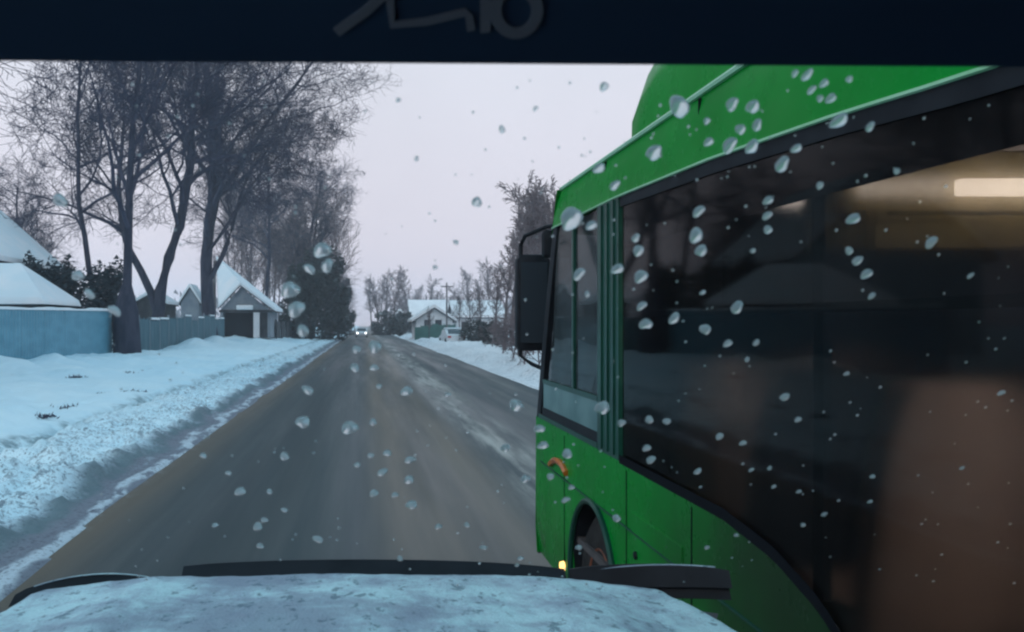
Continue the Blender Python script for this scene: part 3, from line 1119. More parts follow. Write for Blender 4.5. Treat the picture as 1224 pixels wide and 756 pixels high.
# wheels
for (wx, wy, sg) in ((BX + 0.165, WY, -1), (BXR - 0.165, WY, 1), (BX + 0.26, -0.55, -1), (BXR - 0.26, -0.55, 1)):
    tyre = MB().lathe([(-0.12, 0.27), (-0.135, 0.40), (-0.10, 0.455), (-0.03, 0.465), (0.03, 0.465), (0.10, 0.455), (0.135, 0.40), (0.12, 0.27)],
                      (wx, wy, 0.465), n=32)
    t_ = tyre.build('wheel', M['rubber'], bus, smooth=1)
    r_ = MB().lathe([(sg * 0.115, 0.272), (sg * 0.128, 0.265), (sg * 0.11, 0.24), (sg * 0.06, 0.21), (sg * 0.055, 0.12), (sg * 0.15, 0.10), (sg * 0.155, 0.02)],
                    (wx, wy, 0.465), n=24)
    for j in range(8):
        a = j * math.pi / 4
        r_.cbox((wx + sg * 0.075, wy + 0.165 * math.cos(a), 0.465 + 0.165 * math.sin(a)), (0.04, 0.035, 0.035))
    r_.build('rim', M['rim'], t_, smooth=1)
# roof band on the left, slightly tumbled in, with the pale gutter rail
m = MB()
P = []
for y in np.linspace(YB, 6.33, 70):
    r = []
    for t in (0, 0.25, 0.5, 0.75, 1.0):
        z = zband(y) + (2.90 - zband(y)) * t
        r.append((BX + 0.035 * t ** 2, min(y, yfront(z)), z))
    P.append(r)
m.grid(P)
m.build('roof_band', M['green'], bus, smooth=2)
m = MB()
m.tube([(BX + 0.028, y, 2.905) for y in np.linspace(YB, 6.15, 12)], 0.013, 6)
m.build('gutter_rail', M['green_edge'], bus, smooth=1)
m = MB()
m.tube([(BX - 0.002, y, zband(y) - 0.004) for y in np.linspace(YB, 6.3, 40)], 0.007, 5)
m.build('band_trim', M['green_edge'], bus, smooth=1)
# roof
m = MB()
P = []
for y in list(np.linspace(YB, 5.6, 20)) + [5.8, 5.95, 6.06, 6.16]:
    r = []
    drop = max(0, (y - 5.6) / 0.56) ** 2 * 0.13
    for t in np.linspace(0, 1, 25):
        x = BX + 0.035 + (BXR - BX - 0.07) * t
        u = abs(2 * t - 1)
        z = 2.905 + 0.14 * (1 - u ** 4) - drop * (1 - u ** 4)
        r.append((x, y + (0.22 * (1 - u ** 2.6) if y > 6.1 else 0), z))
    P.append(r)
m.grid(P)
m.build('roof', M['green'], bus, smooth=2)
# rounded unit on the roof
m = MB()
P = []
for (y, h, inn) in [(5.36, 0.02, 0.10), (5.34, 0.18, 0.05), (5.27, 0.36, 0.03), (5.12, 0.52, 0.03), (4.9, 0.62, 0.04), (4.5, 0.66, 0.05), (2.8, 0.66, 0.05), (2.5, 0.6, 0.05), (2.3, 0.3, 0.06), (2.25, 0.02, 0.1)]:
    r = []
    x0_, x1_ = 1.50 + inn, 3.50 - inn
    zb = 2.96
    prof = [(x0_, zb), (x0_ + 0.005, zb + h * 0.55), (x0_ + 0.05, zb + h * 0.82), (x0_ + 0.15, zb + h * 0.95), (x0_ + 0.35, zb + h),
            (x1_ - 0.35, zb + h), (x1_ - 0.15, zb + h * 0.95), (x1_ - 0.05, zb + h * 0.82), (x1_ - 0.005, zb + h * 0.55), (x1_, zb)]
    P.append([(px_, y, pz_) for px_, pz_ in prof])
m.grid(P)
m.build('roof_unit', M['green'], bus, smooth=2)
# front face
xsF = np.linspace(BX, BXR, 21)


def front(z_list, off=0.0, x0=BX, x1=BXR):
    return [[(x, yf_at(x, z) + off, z) for x in np.linspace(x0, x1, 21)] for z in z_list]


MB().grid(front([0.30, 0.5, 0.8, 1.1, 1.315])).build('front_panel', M['green'], bus, smooth=2)
MB().grid(front([2.62, 2.76, 2.9])).build('front_brow', M['green'], bus, smooth=2)
MB().grid(front([1.318, 1.6, 2.0, 2.4, 2.617], -0.01, BX + 0.05, BXR - 0.05)).build('windscreen', M['busfront'], bus, smooth=2)
MB().grid(front([0.28, 0.42, 0.56], 0.05, BX + 0.02, BXR - 0.02)).build('bumper', M['black'], bus, smooth=2)
for x in (BX + 0.30, BXR - 0.30):
    m = MB().lathe([(-0.05, 0.10), (0.02, 0.10), (0.05, 0.06), (0.06, 0.01)], (x, yf_at(x, 0.75) + 0.0, 0.75), axis='Y', n=18)
    m.build('headlight', M['lens'], bus, smooth=1)
m = MB()
m.box((BC - 0.26, yf_at(BC, 0.45) + 0.055, 0.39), (BC + 0.26, yf_at(BC, 0.45) + 0.065, 0.50))
m.build('number_plate', M['plate'], bus)
# black A pillar, raked with the front
m = MB()
P = []
for z in np.linspace(1.315, 2.66, 12):
    yf = yfront(z)
    P.append([(BX + 0.05, yf_at(BX + 0.05, z) - 0.0, z), (BX + 0.005, yf, z), (BX - 0.001, yf - 0.06, z), (BX + 0.002, yf - 0.15, z), (BX + 0.04, yf - 0.15, z)])
m.grid(P)
m.build('front_pillar', M['black'], bus, smooth=1)
# driver's side window
CY0, CY1 = 5.08, 6.42


def side_pane(y0, y1, za, zb_, mat, name='window_pane', x=BX + 0.012, th=0.006):
    m = MB()
    n_ = 12
    bt = [(y0 + (y1 - y0) * i / n_) for i in range(n_ + 1)]
    poly = [(y, za(y)) for y in bt] + [(min(y, yfront(zb_(y)) - 0.12), zb_(y)) for y in bt[::-1]]
    m.prism(poly, 'X', x, x + th)
    return m.build(name, mat, bus)


side_pane(CY0, CY1, lambda y: 1.60, lambda y: 2.64, M['cabglass'])
# narrow frame lines of that window
m = MB()
m.box((BX - 0.004, CY0, 1.575), (BX + 0.02, 6.62, 1.605))
m.box((BX - 0.004, CY0, 1.315), (BX + 0.03, 6.78, 1.345))
m.build('window_frame', M['green_dark'], bus)
m = MB()
m.box((BX - 0.003, 5.66, 1.606), (BX + 0.018, 5.70, 2.64))
m.build('sash_bar', M['green_dark'], bus)
m = MB()
m.box((BX + 0.001, CY0 + 0.0, 1.405), (BX + 0.02, 6.62, 1.574))
m.build('cab_panel', M['teal_panel'], bus, label='pale teal panel under the driver window')
m = MB()
m.box((BX + 0.0, CY0, 1.346), (BX + 0.018, 6.66, 1.404))
m.build('cab_rail', M['black'], bus)
# dark green post with ribs behind the cab
m = MB()
m.box((BX - 0.002, 4.66, 1.311), (BX + 0.05, CY0, 2.655))
post = m.build('pillar', M['green_dark'], bus, label='dark green post behind the driver window')
for yq in (4.74, 4.86, 4.98):
    MB().box((BX - 0.012, yq - 0.012, 1.33), (BX - 0.001, yq + 0.012, 2.64)).build('rib', M['green_dark'], post)
# black surround strip under the band, then the long passenger glazing
m = MB()
P = []
for y in np.linspace(YB, 4.655, 60):
    P.append([(BX + 0.004, y, zband(y) - 0.001), (BX + 0.004, y, zband(y) - 0.06)])
m.grid(P)
m.build('window_seal', M['black'], bus)
m = MB()
m.grid([[(BX - 0.0015, y, zsill(y) - 0.012), (BX - 0.0015, y, zsill(y) + 0.030)] for y in np.linspace(1.75, 4.65, 50)])
m.build('window_seal', M['hole'], bus)
panes = [(1.02, 4.63), (-0.65, 0.94), (-2.2, -0.73)]
for (a, b) in panes:
    side_pane(a, b, lambda y: (zsill(y) if y > 1.7 else 0.72) + 0.012, lambda y: zband(y) - 0.05, M['busglass'])
for yq in (2.66, 0.98, -0.69):
    MB().box((BX + 0.026, yq - 0.030, zsill(yq) if yq > 1.7 else 0.72), (BX + 0.05, yq + 0.030, zband(yq) - 0.05)).build('window_post', M['hole'], bus)
# sliding sash rail inside the glazing and the head rail over it
for (a, b) in panes[:1]:
    MB().box((BX + 0.020, a, 2.035), (BX + 0.045, b, 2.062)).build('sash_rail', M['black'], bus)
    m = MB()
    m.grid([[(BX + 0.022, y, 2.36 + 0.012 * (y - 2)), (BX + 0.022, y, zband(y) - 0.052)] for y in np.linspace(a, b, 10)])
    m.build('blind_strip', M['bus_in'], bus, label='dull grey strip along the top of the window')
# panel joints, service flap and bolts on the lower side
for yq in (3.62, 4.52, 5.92):
    z0j = 1.06 if abs(yq - WY) < 0.5 else 0.36
    MB().box((BX - 0.003, yq - 0.004, z0j), (BX + 0.004, yq + 0.004, zsill(yq) - 0.03)).build('panel_joint', M['hole'], bus)
fl = MB().box((BX - 0.006, 3.72, 0.72), (BX + 0.004, 4.42, 1.10)).build('service_flap', M['green'], bus, bevel=0.003)
MB().lathe([(-0.012, 0.004), (-0.011, 0.018), (0.0, 0.020)], (BX - 0.006, 4.34, 0.91), axis='X', n=10).build('lock', M['black'], fl)
MB().box((BX - 0.008, 2.3, 1.0), (BX + 0.003, 6.70, 1.008)).build('rub_strip', M['green_dark'], bus)
for yq in (2.2, 3.6, 5.0):
    MB().box((BX + 0.018, yq - 0.003, zband(yq) + 0.02), (BX + 0.03, yq + 0.003, 2.885)).build('panel_joint', M['hole'], bus)
# amber side marker and small lit lamp by the wheel
MB().tube([(BX - 0.01, y, 1.10 - 0.05 * ((y - 6.05) / 0.25) ** 2) for y in np.linspace(5.82, 6.32, 7)], 0.022, 6).build('side_marker', M['amber'], bus, smooth=1)
MB().lathe([(-0.03, 0.004), (-0.025, 0.03), (0, 0.036)], (BX, 5.93, 0.44), axis='X', n=12).build('side_lamp', M['amber_lit'], bus, smooth=1, label='small glowing amber lamp by the wheel')
# right side, rear and floor
m = MB()
for seg in [(0.30, 1.10), (2.52, 2.90)]:
    m.grid([[(BXR, min(y, yfront(z)), z) for y in np.linspace(YB, 6.85, 24)] for z in np.linspace(seg[0], seg[1], 4)])
m.build('right_side_panel', M['green'], bus, smooth=2)
for (a, b) in [(-2.2, -0.7), (-0.6, 1.0), (1.1, 2.7), (2.8, 4.6), (4.75, 6.45)]:
    MB().box((BXR - 0.02, a, 1.10), (BXR - 0.012, b, 2.52)).build('window_pane', M['busglass_far'], bus)
MB().grid([[(BXR - 0.002, 6.44, 1.1), (BXR - 0.002, min(6.9, yfront(1.1)), 1.1)], [(BXR - 0.002, 6.44, 2.0), (BXR - 0.002, yfront(2.0), 2.0)], [(BXR - 0.002, 6.30, 2.53), (BXR - 0.002, yfront(2.53), 2.53)]]).build('front_pillar', M['black'], bus)
for yq in (-2.25, -0.65, 1.05, 2.75, 4.67):
    MB().box((BXR - 0.03, yq - 0.05, 1.10), (BXR - 0.004, yq + 0.05, 2.52)).build('window_post', M['black'], bus)
MB().grid([[(x, YB, z) for x in np.linspace(BX, BXR, 6)] for z in (0.3, 1.2, 2.0, 2.9)]).build('rear_panel', M['green'], bus)
MB().box((BX + 0.02, YB + 0.02, 0.66), (BXR - 0.02, 6.4, 0.70)).build('bus_floor', M['bus_in'], bus)
MB().grid([[(x, y, 2.60 + 0.10 * (1 - abs((x - BC) / 1.2) ** 3)) for x in np.linspace(BX + 0.05, BXR - 0.05, 16)] for y in (YB + 0.05, 1.9)]).build('ceiling', M['bus_in'], bus, smooth=2)
MB().grid([[(x, y, 2.60 + 0.10 * (1 - abs((x - BC) / 1.2) ** 3)) for x in np.linspace(BX + 0.05, BXR - 0.05, 16)] for y in (1.9, 4.2)]).build('ceiling', M['bus_in'], bus, smooth=2, label='dull ceiling around the tube lamp')
MB().grid([[(x, y, 2.60 + 0.10 * (1 - abs((x - BC) / 1.2) ** 3)) for x in np.linspace(BX + 0.05, BXR - 0.05, 16)] for y in (4.2, 6.0)]).build('ceiling', M['bus_in'], bus, smooth=2)
MB().box((1.94, 2.985, 2.420), (2.95, 3.03, 2.475)).build('ceiling_or_fill_lamp', M['lamp_soft'], bus, bevel=0.008, label='lit warm white tube lamp under the bus ceiling')
MB().box((1.45, 1.22, 2.50), (2.95, 1.48, 2.545)).build('ceiling_or_fill_lamp', M['fill_lamp'], bus, bevel=0.008, label='added tube lamp farther back that brightens the seats')  # added out of frame to brighten the seat backs
MB().box((2.15, 3.60, 2.50), (3.40, 3.74, 2.545)).build('ceiling_or_fill_lamp', M['fill_lamp'], bus, bevel=0.008, label='added tube lamp hidden beyond the cross beam')  # added behind the beam to light the far brown seat
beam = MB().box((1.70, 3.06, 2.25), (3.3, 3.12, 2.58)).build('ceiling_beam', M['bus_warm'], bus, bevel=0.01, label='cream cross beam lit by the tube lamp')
MB().box((1.68, 2.93, 2.35), (3.3, 2.955, 2.362)).build('beam_trim', M['black'], beam)
for (xr_, z_) in ((2.9, 2.38),):
    MB().tube([(xr_, y, z_) for y in np.linspace(0.4, 4.3, 4)], 0.016, 8).build('grab_rail', M['chrome'], bus, smooth=1)
for yq in (1.8, 4.45):
    MB().tube([(1.75, yq, 0.7), (1.75, yq, 2.6)], 0.017, 8).build('grab_pole', M['black'], bus, smooth=1)


def seat(x0, x1, y, mat):
    m = MB()
    n_ = 9
    for i in range(2):
        xa = x0 + (x1 - x0) * i / 2 + 0.012
        xb = x0 + (x1 - x0) * (i + 1) / 2 - 0.012
        P = []
        for t in np.linspace(0, 1, n_):
            z = 1.12 + 0.72 * t
            sl = y - 0.14 * t
            wv = 0.06 * (t ** 6)
            P.append([(xa + wv, sl - 0.045, z), (xa + 0.04 + wv, sl - 0.07, z), (xb - 0.04 - wv, sl - 0.07, z), (xb - wv, sl - 0.045, z),
                      (xb - wv, sl + 0.045, z), (xa + wv, sl + 0.045, z), (xa + wv, sl - 0.045, z)])
        m.grid(P)
        q = len(m.v)
        m.f.append(tuple(range(q - 7, q - 1)))
    m.box((x0, y, 1.08), (x1, y + 0.45, 1.18))
    s_ = m.build('seat', mat, bus, smooth=1)
    MB().box((x0 + 0.1, y + 0.1, 0.7), (x0 + 0.15, y + 0.35, 1.08)).box((x1 - 0.15, y + 0.1, 0.7), (x1 - 0.1, y + 0.35, 1.08)).build('seat_stand', M['black'], s_)


for y_, mt in ((2.66, 'seat'), (3.42, 'seat_dark'), (4.22, 'seat'), (1.9, 'seat_dark'), (1.1, 'seat'), (0.3, 'seat')):
    seat(1.42, 2.22, y_, M[mt])
    seat(2.78, 3.6, y_, M['seat_dark'])
# partition behind the driver, widened to block bright views ahead, steering wheel, driver's seat
MB().box((1.36, 4.82, 0.70), (3.45, 4.86, 2.58)).build('light_block_partition', M['hole'], bus)
MB().box((1.45, 5.15, 0.95), (1.95, 5.30, 1.85)).box((1.45, 5.15, 0.95), (1.95, 5.65, 1.08)).build('driver_seat', M['seat_dark'], bus, bevel=0.04, smooth=1)
MB().tube([(1.72 + 0.22 * math.cos(a), 6.0 + 0.10 * math.sin(a), 1.55 + 0.20 * math.sin(a)) for a in np.linspace(0, 2 * math.pi, 25)], 0.014, 6, cap=False).build('steering_wheel', M['black'], bus, smooth=1)
MB().box((1.36, 6.15, 0.7), (3.6, 6.6, 1.40)).build('dashboard', M['black'], bus, bevel=0.04)
# mirrors on their bent arm
m = MB()
m.tube([(BX + 0.12, 6.36, 2.70), (BX + 0.02, 6.6, 2.70), (BX - 0.09, 6.85, 2.66), (BX - 0.10, 6.98, 2.60), (BX - 0.10, 7.0, 1.76), (BX - 0.02, 6.96, 1.70), (BX + 0.06, 6.80, 1.66)], 0.016, 7)
arm = m.build('mirror_arm', M['black'], bus, smooth=1)
m = MB()
P = []
m.prism([(BX - 0.13, 1.84), (BX - 0.11, 1.80), (BX + 0.10, 1.80), (BX + 0.12, 1.84), (BX + 0.12, 2.49), (BX + 0.09, 2.53), (BX - 0.10, 2.53), (BX - 0.13, 2.49)], 'Y', 6.96, 7.08)
mh = m.build('mirror_head', M['black'], bus, bevel=0.012, smooth=1)
MB().box((BX - 0.105, 6.952, 1.86), (BX + 0.095, 6.958, 2.47)).build('mirror_glass', M['pane'], mh)
m = MB()
m.cbox((BX + 0.10, 6.62, 2.58), (0.22, 0.09, 0.20))
m.build('mirror_head', M['black'], bus, bevel=0.03, smooth=1)


# ================================================================== trees
ORD = ['first', 'second', 'third', 'fourth', 'fifth', 'sixth', 'seventh', 'eighth', 'ninth', 'tenth', 'eleventh', 'twelfth', 'thirteenth', 'fourteenth', 'fifteenth', 'sixteenth', 'seventeenth', 'eighteenth', 'nineteenth', 'twentieth']
def perp(d, rr):
    u = Vector((rr.gauss(0, 1), rr.gauss(0, 1), rr.gauss(0, 1)))
    u = u - d * u.dot(d)
    if u.length < 1e-4:
        u = d.orthogonal()
    return u.normalized()


def grow(rr, mbs, p, d, L, r, lev, cfg):
    nseg = cfg['seg'][min(lev, len(cfg['seg']) - 1)]
    pts = [p.copy()]
    rad = [r]
    dirs = [d.copy()]
    wob = cfg['wob'][min(lev, len(cfg['wob']) - 1)]
    up = cfg['up'][min(lev, len(cfg['up']) - 1)]
    for i in range(nseg):
        d = (d + perp(d, rr) * wob * rr.random() + Vector((0, 0, up))).normalized()
        p = p + d * (L / nseg)
        pts.append(p.copy())
        dirs.append(d.copy())
        t = (i + 1) / nseg
        rad.append(max(cfg['rmin'], r * (1 - t * cfg['taper'][min(lev, len(cfg['taper']) - 1)])))
    sides = (9, 6, 4, 3, 3, 3)[lev]
    (mbs[0] if lev == 0 else mbs[1]).tube(pts, rad, sides, cap=False)
    if lev >= cfg['levels']:
        return
    n = cfg['n'][lev]
    lo = cfg['lo'][min(lev, len(cfg['lo']) - 1)]
    for k in range(n):
        t = lo + (1 - lo) * (k + rr.random()) / n
        fi = min(t * nseg, nseg - 1e-3)
        i = int(fi)
        q = pts[i].lerp(pts[i + 1], fi - i)
        rq = rad[i] + (rad[i + 1] - rad[i]) * (fi - i)
        ang = R(rr.uniform(*cfg['ang'][min(lev, len(cfg['ang']) - 1)]))
        nd = (dirs[i + 1] * math.cos(ang) + perp(dirs[i + 1], rr) * math.sin(ang)).normalized()
        nl = L * rr.uniform(*cfg['len'][min(lev, len(cfg['len']) - 1)]) * (1.15 - 0.55 * t if lev == 0 else 1.1 - 0.4 * t)
        grow(rr, mbs, q, nd, nl, max(cfg['rmin'], rq * rr.uniform(0.42, 0.68)), lev + 1, cfg)


BIG = dict(levels=4, seg=(10, 7, 5, 4, 3), wob=(0.22, 0.35, 0.5, 0.6, 0.7), up=(0.04, 0.03, 0.02, 0.01, 0.0), rmin=0.0125,
           taper=(0.75, 0.85, 0.85, 0.8, 0.5), n=(16, 8, 7, 5), lo=(0.26, 0.22, 0.2, 0.15),
           ang=((30, 62), (28, 60), (28, 65), (30, 70)), len=((0.36, 0.58), (0.40, 0.62), (0.42, 0.65), (0.45, 0.7)))
THIN = dict(levels=3, seg=(8, 5, 4, 3), wob=(0.16, 0.3, 0.45, 0.5), up=(0.06, 0.10, 0.06, 0.03), rmin=0.016,
            taper=(0.85, 0.85, 0.8, 0.5), n=(20, 7, 5), lo=(0.18, 0.15, 0.15),
            ang=((18, 42), (20, 50), (25, 60)), len=((0.22, 0.42), (0.35, 0.6), (0.4, 0.7)))
SHRUB = dict(levels=3, seg=(4, 4, 3, 3), wob=(0.3, 0.4, 0.5, 0.5), up=(0.05, 0.05, 0.03, 0.0), rmin=0.010,
             taper=(0.7, 0.8, 0.7, 0.5), n=(9, 6, 5), lo=(0.05, 0.1, 0.1),
             ang=((25, 65), (25, 60), (25, 65)), len=((0.5, 0.9), (0.4, 0.7), (0.4, 0.7)))


def tree(name, label, cat, h, r, seed, cfg, lean=(0, 0), fork=None, mats=('bark', 'twig'), base=1.35, group=None, flare=True, foot=None):
    rr = random.Random(seed)
    root = thing(name, label, cat, (0, 0, 0), group)
    tr, br = MB(), MB()
    d0 = Vector((lean[0], lean[1], 1)).normalized()
    if foot:
        tr.tube([(0.10, 0, -0.4), (0.08, 0, 0.2), (0.02, 0, 1.2), (-0.02, 0, 2.3), (0.0, 0, 2.9), (0.05, 0, 3.6)], [0.72, 0.70, 0.67, 0.60, 0.44, r * 0.9], 11, cap=False)
    if flare:
        tr.tube([Vector((0, 0, -0.4)), Vector((0, 0, 0.15)), Vector((0, 0, 0.8)), d0 * 1.6], [r * base * 1.15, r * base, r * 1.12, r], 10, cap=False)
    st = d0 * 1.55 if flare else Vector((0, 0, -0.1))
    grow(rr, (tr, br), st, d0, h, r, 0, cfg)
    if fork:
        for (z, dx, dy, hh, r2) in fork:
            grow(rr, (tr, br), d0 * z, Vector((dx, dy, 1)).normalized(), hh, r2, 0, cfg)
    tr.build('trunk', M[mats[0]], root, smooth=2)
    br.build('crown', M[mats[1]], root, smooth=False)
    return root


def place(o, x, Y, dz=-0.1, rz=None, sc=None):
    X = PX(x, Y)
    o.location = (X, Y, hz(X, Y) + dz)
    if rz is not None:
        o.rotation_euler = (0, 0, rz)
    if sc:
        o.scale = (sc, sc, sc)
    return o


t3 = tree('bare_tree', 'large bare dark tree with forked leaning trunk behind the fence gap', 'tree', 23, 0.44, 31, BIG, (0.07, 0.0), [(2.2, -0.22, 0.0, 16, 0.30)])
place(t3, 186, 62)
t4 = tree('bare_tree', 'largest bare dark tree with wide limbs left of the garage', 'tree', 27, 0.60, 47, BIG, (-0.03, 0.0), [(9.5, 0.35, -0.1, 17, 0.30), (11.0, 0.85, -0.15, 19, 0.24), (7.5, 0.95, 0.1, 13, 0.16), (5.0, 0.55, 0.2, 13, 0.25)])
place(t4, 251, 78)
t2 = tree('bare_tree', 'bare tree with thick dark foot at the end of the teal fence', 'tree', 17, 0.25, 12, BIG, (0.02, 0.0), None, foot=True)
place(t2, 151, 45.5, rz=1.0)
t1 = tree('bare_tree', 'slim bare dark tree behind the teal fence', 'tree', 18, 0.20, 5, BIG, (0.0, 0.05))
place(t1, 118, 54)
t5 = dup(t3, (0, 0, 0), 2.2, 0.86, 'bare dark tree rising over the snowy roof at the left edge')
place(t5, 36, 70, rz=2.4, sc=0.50)
t6 = dup(t1, (0, 0, 0), 0.7, 1.0, 'bare dark tree standing just right of the garage roof')
place(t6, 318, 104, rz=1.7, sc=1.25)
t7 = dup(t4, (0, 0, 0), 2.9, 0.8, 'bare dark tree over the dark dense tree by the road')
place(t7, 372, 118, rz=2.6, sc=0.72)
# the row goes on to the left of the frame (seen in the bus windows)
for (X, Y, src, rz_, s_, lab) in ((-19, 27, t3, 4.0, 0.70, 'bare tree beyond the left edge, nearest the snowy shed'),
                                  (-15.0, 22, t4, 1.2, 0.62, 'bare tree beyond the left edge, next along the fence'),
                                  (-15.5, 12, t2, 3.0, 0.95, 'bare tree beyond the left edge, nearest the viewer')):
    o = dup(src, (X, Y, hz(X, Y) - 0.1), rz_, s_, lab)

# thicket of thin trees behind the garage
th = [tree('thin_tree', 'thin bare brownish tree in the thicket behind the garage', 'tree', 15, 0.13, 100 + i, THIN, (0.02 * i - 0.02, 0), mats=('barkbrown', 'twigbrown'), group='thin trees in the thicket behind the garage') for i in range(3)]
spots = [(282, 112), (296, 118), (306, 110), (314, 126), (327, 116), (338, 124), (346, 112), (355, 130), (366, 122), (301, 132), (333, 136), (289, 126), (376, 138), (345, 142), (276, 120), (321, 142), (397, 116), (405, 124), (386, 128)]
rr = random.Random(3)
for i, (x, Y) in enumerate(spots):
    o = th[i] if i < 3 else dup(th[i % 3], (0, 0, 0), 0, 1)
    place(o, x, Y, rz=rr.uniform(0, 6), sc=rr.uniform(0.85, 1.12))
    o['label'] = 'thin brownish tree, %s from the left in the thicket behind the garage' % ORD[sorted(q[0] for q in spots).index(x)]


# right side: brown bare trees beside the bus, shrubs, far trees
rt = [tree('bare_tree', 'bare brown tree with dense pale twigs left of the bus mirror', 'tree', 6.4, 0.13, 200, THIN, (0.0, 0), mats=('barkbrown', 'twigbrown')),
      tree('bare_tree', 'bare brown tree half hidden behind the bus front', 'tree', 6.0, 0.12, 201, THIN, (-0.05, 0), mats=('barkbrown', 'twigbrown'))]
place(rt[0], 622, 46, sc=0.95)
place(rt[1], 655, 42, rz=1.0)
rights = [(603, 58, 0.88, 'bare brown tree farther along the right bank'), (640, 54, 1.1, 'tall bare brown tree behind the right bank bushes'),
          (668, 50, 1.05, 'bare brown tree seen through the driver window'), (575, 86, 0.62, 'small lone bare tree right of the pale house'),
          (612, 64, 1.15, 'bushy bare brown tree left of the tallest right tree'), (630, 70, 1.45, 'tallest bare brown tree behind the right bank'), (648, 62, 1.3, 'bare brown tree just above the bus mirror'),
          (549, 100, 0.55, 'small bare tree in front of the pale house'), (513, 104, 0.42, 'sapling before the green fence'), (562, 96, 0.60, 'small bare tree left of the lone bare tree'),
          (592, 74, 0.75, 'small bare tree between the lone tree and the tall brown trees')]
for i, (x, Y, sc_, lab) in enumerate(rights):
    place(dup(rt[i % 2], (0, 0, 0), 0, 1, lab), x, Y, rz=i * 1.3, sc=sc_)
fars = [(452, 190), (461, 205), (470, 180), (478, 215), (487, 195), (500, 230), (515, 210), (528, 225), (545, 200), (558, 215), (444, 250), (456, 240), (570, 190), (585, 170), (424, 210), (418, 190), (412, 230), (405, 180)]
rr = random.Random(9)
for i, (x, Y) in enumerate(fars):
    right = x > 430
    o = dup(th[i % 3] if not right else rt[i % 2], (0, 0, 0), 0, 1,
            'small far bare tree beyond the houses on the right' if right else 'small far bare tree past the spruces on the left',
            'far trees beyond the right houses' if right else 'far trees past the dense trees on the left')
    place(o, x, Y, rz=rr.uniform(0, 6), sc=rr.uniform(1.1, 1.8) if right else rr.uniform(0.6, 0.85))
    sib = sorted(q[0] for q in fars if (q[0] > 430) == right)
    o['label'] = ('small far bare tree beyond the right houses, %s from the left' if right else 'small far bare tree past the dense left trees, %s from the left') % ORD[sib.index(x)]
# rounded dark shrubs at the road's far right edge
shr = tree('bare_shrub', 'low tangled bare shrub on the right snow bank', 'shrub', 1.5, 0.035, 300, SHRUB, mats=('twigbrown', 'twigbrown'), flare=False, group='tangled shrubs on the right snow bank')
place(shr, 628, 37)
shr['label'] = 'tangled bare shrub nearest the middle of the right snow bank'
shl = {612: 'tangled bare shrub left of centre on the right bank', 645: 'tangled bare shrub nearest the viewer on the right bank', 600: 'tangled bare shrub under the tall brown trees',
       655: 'tangled bare shrub half hidden by the bus front', 636: 'largest tangled bare shrub behind the right snow bank', 588: 'farthest tangled bare shrub on the right bank', 620: 'tangled bare shrub behind the middle of the right bank'}
for (x, Y, s_) in ((612, 42, 1.1), (645, 34, 1.0), (600, 50, 1.2), (655, 39, 1.4), (636, 46, 1.5), (588, 60, 1.2), (620, 52, 1.3)):
    place(dup(shr, (0, 0, 0), 0, 1, shl[x]), x, Y, rz=x, sc=s_)


def bush(name, label, rx, ry, h, seed, mat, n=900, group=None, big=1.0):
    rr = random.Random(seed)
    root = thing(name, label, 'bush', (0, 0, 0), group)
    MB().tube([(0, 0, -0.2), (0, 0, h * 0.5)], [0.08, 0.03], 5).build('stem', M['barkbrown'], root)
    m = MB()
    cl = [(rr.uniform(-0.75, 0.75), rr.uniform(-0.7, 0.7), rr.uniform(0.12, 0.95), rr.uniform(0.22, 0.42)) for _ in range(26 if big == 1.0 else 30)]
    if big > 1:
        cl += [(rr.uniform(-1.15, 1.15), rr.uniform(-0.9, 0.9), rr.uniform(0.25, 1.05), rr.uniform(0.10, 0.20)) for _ in range(26)]
    for i in range(n):
        c_ = cl[i % len(cl)]
        v = Vector((rr.gauss(0, 1), rr.gauss(0, 1), rr.gauss(0, 1))).normalized() * c_[3] * rr.random() ** 0.4
        taper = 1 - 0.55 * max(0, c_[2] - 0.4)
        p = Vector(((c_[0] * taper + v.x) * rx, (c_[1] * taper + v.y) * ry, max(0.02, (c_[2] + v.z * 0.7)) * h))
        a = perp(Vector((0, 0, 1)), rr) * rr.uniform(0.08, 0.20) * big
        b = Vector((rr.uniform(-1, 1), rr.uniform(-1, 1), rr.uniform(-1, 1.4))).normalized() * rr.uniform(0.10, 0.28) * big
        m.add([p - a, p + a, p + b], [(0, 1, 2)])
    m.build('crown', M[mat], root)
    return root


b1 = bush('dark_bush', 'tall dark evergreen bush behind the teal fence, nearest the shed', 1.5, 1.6, 4.6, 1, 'hedge', 2600)
place(b1, 52, 47)
place(dup(b1, (0, 0, 0), 0, 1, 'dark evergreen bush behind the teal fence, second from the shed'), 84, 50, rz=2, sc=1.0)
place(dup(b1, (0, 0, 0), 0, 1, 'dark evergreen bush behind the far end of the teal fence'), 122, 52, rz=4, sc=1.05)
place(dup(b1, (0, 0, 0), 0, 1, 'low dark evergreen bush between the shed and the house'), 20, 52, rz=5, sc=0.9)
b2 = bush('dark_bush', 'dark bush in the snow beside the parked car', 1.3, 1.2, 2.0, 5, 'needle', 1400)
place(b2, 566, 86)
place(dup(b2, (0, 0, 0), 0, 1, 'dark bush at the foot of the lone bare tree'), 582, 80, rz=1.5, sc=0.9)
place(dup(b2, (0, 0, 0), 0, 1, 'dark bush next to the tall brown trees on the right'), 592, 68, rz=2.7, sc=0.8)
place(dup(b2, (0, 0, 0), 0, 1, 'rounded dark bush at the far right roadside'), 462, 170, rz=2.7, sc=2.2)
place(dup(b2, (0, 0, 0), 0, 1, 'dark bush left of the pale house'), 481, 150, rz=0.7, sc=1.8)
place(dup(b2, (0, 0, 0), 0, 1, 'dark bush farthest along the left roadside'), 410, 170, rz=0.7, sc=1.9)
